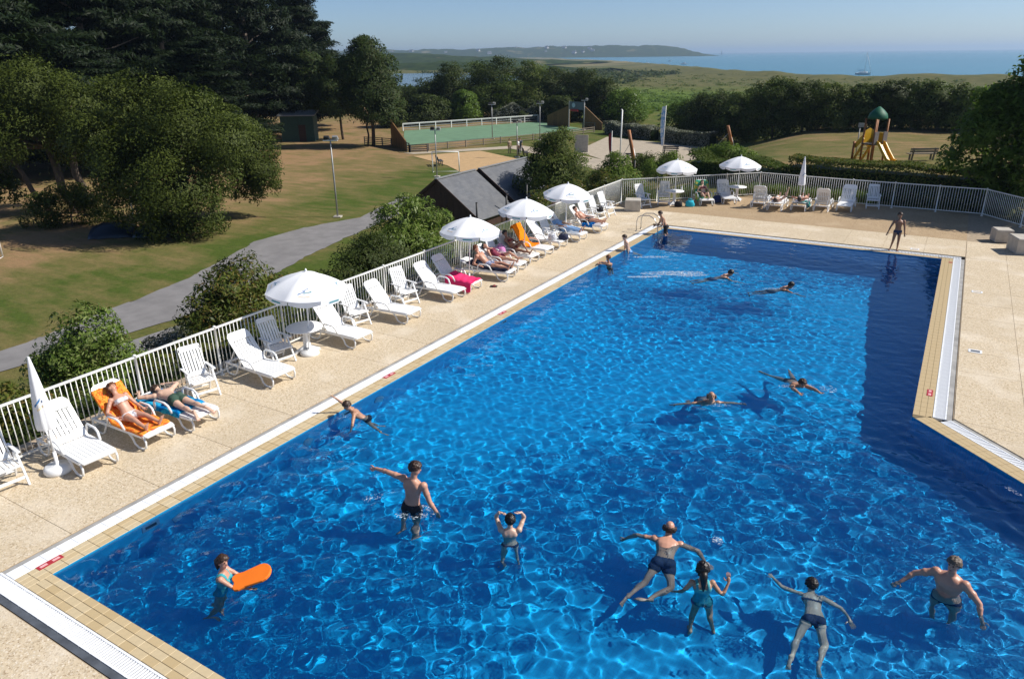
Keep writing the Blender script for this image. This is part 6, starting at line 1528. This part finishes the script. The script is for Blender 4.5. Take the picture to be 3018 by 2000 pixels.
# pines at the end of the court
tree('pine', 'tall bushy pine with a bare trunk at the end of the court', 'tree', g_(-51.5, 66.3), px(.036, [(0, 285, 62), (-25, 235, 75), (25, 225, 75, 1), (0, 180, 85), (-40, 150, 70), (40, 150, 70), (10, 120, 75, -1), (-15, 315, 40), (30, 95, 55)]), 40000, .15, LF['pine'], [((0, 0, -.2), (0, 0, 10), .24, .12), ((-.5, -.5, -.2), (-.3, .2, 6), .12, .08)], 21, None, 'bark', .2, 2.2, .3)
tree('pine', 'slender pine between the cypresses and the bushy pine', 'tree', g_(-60.0, 70.0), px(.038, [(0, 215, 60), (-40, 170, 60), (25, 160, 62), (-10, 120, 70), (30, 105, 45)]), 22000, .15, LF['pine'], [((0, 0, -.2), (0, 0, 7), .18, .1)], 22, None, 'bark', .16, 2.2, .3)
tree('pine', 'brownish pine leaning over the shed', 'tree', g_(-66.5, 71.5), px(.038, [(0, 190, 65), (-40, 140, 60), (35, 130, 60), (0, 240, 50)]), 18000, .15, LF['pine'], [((0, 0, -.2), (0, 0, 6), .18, .1)], 23, None, 'bark', .16, 2.2, .3)
# belt of scrub trees behind the court
r8 = np.random.default_rng(31)
belt = [(-70.5, 104, 6.6, 8.5, 'scrub', 'dark broad tree of the thicket in front of the pond'), (-65, 112, 8.8, 8.5, 'belt', 'olive green tree of the thicket behind the round bush'), (-57, 106, 7.0, 7.5, 'belt', 'olive green tree of the thicket left of its tallest tree'), (-66, 88, 4.0, 5.5, 'scrub', 'scrubby tree behind the timber ramp wall'), (-63.5, 93.5, 4.4, 6.0, 'scrub', 'dark bush behind the far court railing, nearest the pine'), (-60.2, 98.5, 4.9, 4.6, 'bright', 'round light green bush behind the far court railing'), (-66.5, 104, 9.2, 7.5, 'scrub', 'tall dark tree behind the round light green bush'), (-60, 108, 9.8, 8.0, 'scrub', 'tallest tree of the thicket behind the court'), (-55, 110.5, 9.4, 7.5, 'tamarisk', 'brownish tree of the thicket behind the court'), (-50.5, 112, 8.2, 7.0, 'scrub', 'dark tree of the thicket left of the backboard'), (-45.5, 112, 7.8, 7.0, 'scrub', 'dark tree of the thicket behind the backboard'), (-40.5, 110, 6.4, 6.5, 'scrub', 'tree at the thicket end, right of the backboard'), (-36.0, 108, 4.8, 6.5, 'bright', 'low green tree sloping down from the thicket to the heath'), (-76, 103, 5.0, 7.5, 'scrub', 'grey green bush at the pond side of the thicket'), (-71, 110, 6.6, 7.5, 'bright', 'pale green tree of the thicket towards the pond'), (-53, 106.5, 3.6, 5.0, 'scrub', 'dark bush in front of the tallest thicket tree'), (-46, 106, 3.8, 5.0, 'scrub', 'dark bush behind the far corner of the court')]
def blob_tree(x, y, h, w, mat, label, seed, group, n=9000, size=.24, low=.0, cat='tree', name='scrub_tree', bark='bark'):
    r = np.random.default_rng(seed); lobes = []
    for k in range(15):
        a = k*2.4+r.uniform(-.5, .5); fz_ = (k+.5)/15; z = h*(low+(.92-low)*fz_); prof = math.sin(PI*min(1, .25+.75*fz_*.98))**.6
        q = w*.48*math.sqrt(r.uniform(.1, 1))*prof; rad = w*r.uniform(.24, .40)*(.55+.45*prof)
        lobes.append((q*math.cos(a), q*math.sin(a), min(max(z, rad*.5), h-rad*.7), rad, rad, rad*.85))
    return tree(name, label, cat, g_(x, y), lobes, n, size, LF[mat], [((0, 0, -.3), (0, 0, h*.5), .16, .1)], seed, group, bark, .14, 1.7, .35)
for i, (x, y, h, w, mt, lab) in enumerate(belt): blob_tree(x, y, h, w, mt, lab, 40+i, 'thicket behind the court', 14000, .19)
# tree belt behind the playground mound
row = [(-17.5, 90, 5.2, 6.2, 'scrub', 'bushy tree at the heath end of the belt behind the gravel pitch'), (-14.0, 89, 5.7, 5.8, 'scrub', 'dark tree beside the heath end of the belt'), (-11, 86, 5.9, 5.6, 'belt', 'tall dark tree of the belt above the far orange pole'), (-7.6, 83, 6.4, 5.4, 'belt', 'tree of the belt where the mound begins'), (-4.4, 82, 5.1, 5.0, 'scrub', 'tree of the belt left of the green roof'), (-1.4, 80.5, 4.5, 4.8, 'tamarisk', 'brownish tree of the belt left of the green roof'), (1.6, 80.5, 4.3, 4.6, 'belt', 'tree of the belt just left of the play tower'), (4.2, 80, 4.5, 4.6, 'scrub', 'dark tree of the belt directly behind the play tower'), (6.8, 80, 4.4, 4.4, 'belt', 'tree of the belt just right of the play tower'), (9.2, 80, 4.1, 4.4, 'belt', 'tree of the belt above the weathered bench'), (11.6, 80.5, 3.8, 4.4, 'bright', 'lighter tree of the belt right of the weathered bench'), (14.2, 81, 3.8, 4.6, 'belt', 'tree of the belt half hidden by the leafy tree'), (17.5, 82, 4.2, 5.0, 'scrub', 'last tree of the belt behind the leafy tree'), (-20.5, 93, 4.4, 6.0, 'bright', 'low green tree on the heath side of the belt')]
for i, (x, y, h, w, mt, lab) in enumerate(row): blob_tree(x, y, h, w, mt, lab, 70+i, 'tree belt behind the mound', 15000, .15, .0)
blob_tree(19.5, 76, 8.6, 4.6, 'scrub', 'taller airy tree rising above the leafy tree at the sea side', 91, None, 6000, .17, .45)
# leafy tree leaning over the terrace corner
tree('leafy_tree', 'leafy broad tree overhanging the corner of the terrace', 'tree', g_(14.7, 38.4), [(-1.4, -0.4, 4.35, 1.8), (-2.8, -0.3, 3.83, 1.5), (-3.5, 0.2, 2.61, 1.3), (-2.9, 0.3, 4.87, 1.2), (0.2, -1.6, 4.52, 1.8), (1.0, 0.6, 5.74, 1.8), (-0.6, 0.8, 5.74, 1.4), (-0.5, 0.1, 7.48, 1.2), (-1.7, 0.3, 6.44, 1.0), (-2.3, 0.2, 5.22, 1.1), (0.6, 0.2, 7.13, 1.3), (2.2, -1.2, 4.52, 1.8), (-1.8, -1.2, 2.61, 1.3), (0.8, -2.8, 3.65, 1.5), (-2.4, 0.4, 1.48, 1.1), (-0.6, -0.6, 1.57, 1.4), (2.4, 1.2, 3.48, 1.7), (1.2, -0.5, 2.26, 1.6), (-1.3, 0.5, 5.13, 1.0)], 46000, .14, LF['leafy'], [((0, 0, -.3), (-.3, 0, 2.8), .2, .13)], 95, None, 'bark', .17, 1.7, .45, .2, 30)
tree('shrub', 'dark shrub under the leafy tree outside the fence', 'shrub', g_(13.6, 38.6), [(0, 0, .6, 1.0), (1.2, -.6, .6, 1.0), (-.9, .5, .5, .8)], 3500, .10, LF['scrub'], seed=96, tr=.05)
# clipped hedges: boxes of leaves
def hedge(name, label, a, b, w, h, mat, n, size, seed, z=None, rough=.1, group=None, taper=0.):
    r = np.random.default_rng(seed); a, b = np.array(a, float), np.array(b, float); d = b-a; L_ = np.linalg.norm(d); d /= L_; nn = np.array([-d[1], d[0]])
    t = thing(name, label, 'hedge', (a[0], a[1], Tz(*a) if z is None else z), 0, group)
    s = r.uniform(0, L_, n); v = r.uniform(-1, 1, n); f_ = r.uniform(0, 1, n); side = r.uniform(0, 1, n)
    hh = h*(1+rough*np.interp(s, np.linspace(0, L_, max(3, int(L_))), r.normal(0, 1, max(3, int(L_))))-taper*s/L_)
    topm = side < .5
    vv = np.where(topm, v, np.sign(v)*(1-.12*r.uniform(0, 1, n)))*w/2*(1+rough*.6*np.interp(s, np.linspace(0, L_, max(3, int(L_*1.5))), r.normal(0, 1, max(3, int(L_*1.5)))))
    zz = np.where(topm, hh*(1-.10*r.uniform(0, 1, n)**2), hh*f_)
    xy = d[None]*s[:, None]+nn[None]*vv[:, None]; P = np.c_[xy, zz]; D = np.where(topm[:, None], np.array([0, 0, 1.]), np.c_[nn[0]*np.sign(vv), nn[1]*np.sign(vv), np.full(n, .25)])
    V, F, Gn = leaves(P, D, size, r, 1.6, .1); obj('foliage', leaf_mesh('foliage', V, F, Gn, mat), t)
    b_ = MB(); m = max(2, int(L_/.8))
    for k in range(m): q = d*L_*(k+.5)/m; limb(b_, (q[0], q[1], -.1), (q[0]+r.normal(0, .1), q[1]+r.normal(0, .1), h*.8), .035, .012, r)
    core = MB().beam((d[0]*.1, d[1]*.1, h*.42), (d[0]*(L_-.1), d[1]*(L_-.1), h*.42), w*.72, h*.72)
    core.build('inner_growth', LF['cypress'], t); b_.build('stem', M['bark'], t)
    return t
hedge('clipped_hedge', 'dark clipped hedge between the far fence and the play mound', (2.6, 40.6), (13.4, 39.4), 1.6, 2.0, LF['bronze'], 20000, .085, 101, None, .05)
hedge('clipped_hedge', 'clipped hedge behind the far parasols, running towards the gravel path', (-3.9, 43.5), (2.6, 40.8), 1.6, 1.9, LF['belt'], 12000, .09, 102, None, .1)
hedge('grey_hedge', 'silver leaved hedge along the gravel pitch, beyond the blue flag', (-20.6, 84.5), (-13.8, 81.8), 1.6, 1.6, LF['greyleaf'], 5000, .14, 103, None, .12)
hedge('grey_hedge', 'silver leaved hedge between backboard and gravel pitch', (-31.5, 92), (-22.5, 86.3), 1.6, 1.6, LF['greyleaf'], 5000, .14, 104, None, .12)
hedge('grey_hedge', 'silver leaved hedge behind the far court railing', (-56.5, 101.5), (-49.5, 107.5), 1.8, 2.1, LF['greyleaf'], 5000, .16, 105, None, .15)
# shrubs on the bank behind the long fence
tree('shrub', 'variegated round shrub just behind the long fence', 'shrub', (-7.1, 4.75, -1.0), [(0, 0, 1.3, 1.05), (.2, .6, .9, .8), (-.1, -.6, 1.0, .8), (.1, .1, 2.0, .75), (.3, .9, .7, .6), (-.3, -.3, .6, 1.0), (.5, -.2, .5, .9)], 14000, .062, LF['shrub'], seed=111, tr=.06, up=.3)
tree('shrub', 'reddish green shrub behind the fence near the open parasol', 'shrub', (-8.0, 10.0, -1.3), [(0, 0, 1.1, 1.3), (0, 1.1, .9, 1.1), (0, -1.0, 1.1, .9), (0, .5, 2.0, .9), (.1, -.5, 1.9, .7), (.2, 1.6, 1.2, .8), (.4, 0, .5, 1.3)], 15000, .068, LF['bronze'], seed=112, tr=.06, up=.2, aspect=2.2)
tree('shrub', 'dense dark spreading shrub behind the fence past the near parasol', 'shrub', (-8.0, 15.9, -1.6), [(0, 0, 1.2, 1.2), (0, 1.2, 1.2, 1.2), (0, -1.1, 1.0, 1.0), (.1, .6, 1.8, .95), (.1, 1.9, .9, .9), (.2, -1.8, .7, .7), (.6, .3, .5, 1.2)], 16000, .066, LF['scrub'], seed=113, tr=.06, up=.2)
tree('shrub', 'upright bright shrub with tall shoots beside the first hut', 'shrub', (-9.0, 19.9, -1.8), [(0, 0, 1.3, 1.25), (0, 1.3, 1.3, 1.25), (0, -1.3, 1.5, 1.05), (0, -1.0, 2.7, .8), (0, 0, 2.9, .75), (0, 1.0, 2.6, .8), (0, 2.0, 1.8, .9), (.5, .5, .5, 1.3)], 14000, .072, LF['shrub'], seed=114, tr=.06, up=.0, aspect=2.8)
tree('shrub', 'brownish shrub behind the fence at the picture edge', 'shrub', (-6.3, 2.2, -.8), [(0, 0, .7, .8), (0, .7, .7, .6), (0, -.9, .7, .8), (.1, .1, 1.1, .5), (.2, -1.8, .6, .8)], 9000, .06, LF['bronze'], seed=115, tr=.05)
tree('shrub', 'low pale creeping shrub along the garden path', 'shrub', (-10.2, 8.6, -2.2), [(0, 0, .5, .7), (-.4, .8, .5, .6), (.2, -.7, .4, .6), (-.6, 1.5, .5, .6)], 5000, .07, LF['greyleaf'], seed=116, tr=.04)
tree('shrub', 'low green shrub between variegated shrub and garden path', 'shrub', (-6.0, 6.6, -.75), [(0, 0, .5, .6), (0, .7, .4, .55), (0, -.7, .5, .6), (0, 1.4, .4, .5), (.1, 2.2, .35, .5)], 6500, .06, LF['bronze'], seed=117, tr=.04)
hedge('low_hedge', 'dark evergreen ground cover at the foot of the long fence', (-5.1, -1), (-5.1, 30), 1.0, .5, LF['scrub'], 15000, .07, 118, -.45, .25)
tree('tamarisk', 'feathery tamarisk shrub in front of the second hut', 'shrub', (-12.6, 39.6, -2.6), [(0, 0, 2.2, 1.7), (-.6, .9, 3.2, 1.4), (.7, -.6, 1.6, 1.4), (.2, .4, 4.1, 1.1), (1.2, .8, 2.4, 1.5), (-.9, -.5, 1.8, 1.3), (1.5, .2, 1.2, 1.3), (.6, .9, 4.7, .7)], 20000, .085, LF['tamarisk'], [((0, 0, -.3), (0, 0, 2.6), .12, .07)], 119, None, 'bark', .1, 3., .2)
tree('tamarisk', 'bright feathery shrub behind the fence corner', 'shrub', (-9.2, 42.2, -2.4), [(0, 0, 1.6, 1.3), (.8, .6, 1.3, 1.2), (-.7, -.4, 1.3, 1.1), (.2, .3, 2.6, .9)], 9000, .08, LF['grassy'], [((0, 0, -.3), (0, 0, 1.6), .08, .05)], 120, None, 'bark', .08, 3., .2)
tree('shrub', 'dark rambling shrub at the fence corner beside the tamarisk', 'shrub', (-7.4, 36.0, -1.4), [(0, 0, .9, 1.2), (1.0, 1.0, .8, 1.1), (-.9, -1.2, .8, 1.1), (.2, .2, 1.6, .8), (-1.4, -2.8, .7, 1.1), (-1.6, -4.6, .6, 1.)], 12000, .08, LF['bronze'], seed=121, tr=.05)
tree('shrub', 'bright green bush left of the far parasols', 'shrub', g_(-6.2, 45.0), [(0, 0, .8, 1.1), (1.0, .5, .7, .9), (-1, -.6, .8, 1.0), (.1, 0, 1.6, .8), (1.8, .2, .6, .8)], 8000, .08, LF['grassy'], seed=122, tr=.05)
tree('shrub', 'green bush between the two far parasols', 'shrub', g_(-3.0, 47.5), [(0, 0, .9, 1.2), (1.2, -.3, .8, 1.0), (-1.1, .3, .8, 1.0)], 7000, .09, LF['grassy'], seed=123, tr=.05)
tree('shrub', 'feathery bush on the slope beside the leaning orange pole', 'shrub', g_(-11.2, 55.6), [(0, 0, 1.0, 1.3), (1.2, .4, .9, 1.1), (-1.1, -.5, .9, 1.1)], 7000, .09, LF['tamarisk'], seed=124, tr=.05)
# strap leaved plants at the foot of the far fence
for i in range(9):
    x = -1.6+i*1.05 if i > 2 else -3.3+i*1.9; y = 37.3 if i > 2 else 33.2+i*1.75
    lab = ['strappy green plant outside the fence by the corner block', 'strappy green plant outside the fence behind the shaded armchair', 'strappy green plant outside the fence behind the green towel', 'strappy green plant outside the fence behind the far table', 'strappy green plant outside the fence just past the far table', 'strappy green plant outside the fence behind the sleeping man', 'strappy green plant outside the fence behind the closed parasol', 'strappy green plant outside the fence behind the tan cushion', 'strappy green plant outside the fence behind the end armchair'][i]
    r = np.random.default_rng(200+i); t = thing('strap_plant', lab, 'plant', (x, y, -.38), 0, 'strappy plants along the far fence')
    n = 420; a = r.uniform(0, 2*PI, n); q = r.uniform(.05, .75, n); base = np.c_[r.normal(0, .28, n), r.normal(0, .2, n), np.zeros(n)]; hgt = r.uniform(.55, 1.05, n)
    d = np.c_[np.cos(a)*q, np.sin(a)*q, np.zeros(n)]*.5; sd = np.c_[-np.sin(a), np.cos(a), np.zeros(n)]*.016
    mid = base+d*.5+np.c_[np.zeros((n, 2)), hgt*.7]; tip = base+d+np.c_[np.zeros((n, 2)), hgt]
    V = np.stack([base-sd, base+sd, mid+sd, mid-sd, mid-sd, mid+sd, tip+sd*.3, tip-sd*.3], 1).reshape(-1, 3); F = np.arange(8*n).reshape(-1, 4)
    obj('leaf_tuft', mesh('leaf_tuft', V, F, LF['grassy']), t)
# rough scrub and dune grass far out: low tufts nobody could count
r = np.random.default_rng(300)
def scatter(name, label, n, xr, yr, size, h, mat, seed, cond=None):
    r = np.random.default_rng(seed); x = r.uniform(*xr, n); y = r.uniform(*yr, n)
    den = np.sin(x*.09)*np.sin(y*.07+x*.03)+.5*np.sin(x*.23+y*.11); k = den > r.uniform(-1.2, .8, n); x, y = x[k], y[k]
    d = np.interp(x, SHX, SHY)-y; k = d > 65
    if cond is not None: k &= cond(x, y)
    x, y = x[k], y[k]; m = 14; N_ = len(x)
    P = np.c_[np.repeat(x, m), np.repeat(y, m), np.repeat(T(x, y), m)]+np.c_[r.normal(0, size*.6, (N_*m, 2)), np.abs(r.normal(0, h, N_*m))]
    V, F, Gn = leaves(P, np.tile([0, 0, 1.], (len(P), 1)), size*.55, r, 1.5, .6, .3)
    o = obj(name, leaf_mesh(name, V, F, Gn, mat)); tag(o, label, 'scrub', None, 'stuff')
pond_d = lambda x, y: np.hypot(((x+316)*.78+(y-420)*.62)/62., (-(x+316)*.62+(y-420)*.78)/135.)
scatter('heath_scrub', 'green heath scrub between thicket and dunes', 6500, (-190, 30), (112, 250), .9, .35, LF['bright'], 301, lambda x, y: y > 112+.12*np.abs(x+20))
scatter('dune_scrub', 'low dry scrub on the dunes', 2600, (-420, 120), (240, 520), 1.3, .25, LF['tamarisk'], 302)
scatter('marsh_scrub', 'dark scrub round the pond', 2600, (-420, -120), (150, 620), 3.2, 1.0, LF['scrub'], 303, lambda x, y: (pond_d(x, y) > 1.15) & (x < -110-.2*(y-200)))
# ------------------------------------------------------------------ haze: one closed box of pale air (the sky stays outside)
hz = obj('haze', mesh('haze', [(sx, sy, sz) for sz in (-14, 75) for (sx, sy) in ((-9100, -200), (15100, -200), (15100, 26100), (-9100, 26100))], [(3, 2, 1, 0), (4, 5, 6, 7), (0, 1, 5, 4), (1, 2, 6, 5), (2, 3, 7, 6), (3, 0, 4, 7)], []))
hz.data.materials.clear(); m_ = bpy.data.materials.new('haze_air'); m_.use_nodes = True; nt_ = m_.node_tree; nt_.nodes.clear()
out = nt_.nodes.new('ShaderNodeOutputMaterial'); pv = nt_.nodes.new('ShaderNodeVolumePrincipled')
pv.inputs['Color'].default_value = (.58, .76, .97, 1); pv.inputs['Density'].default_value = .00015; pv.inputs['Anisotropy'].default_value = .3
nt_.links.new(pv.outputs[0], out.inputs['Volume']); hz.data.materials.append(m_); hz['kind'] = 'stuff'; hz['label'] = 'pale sea haze over the whole bay'
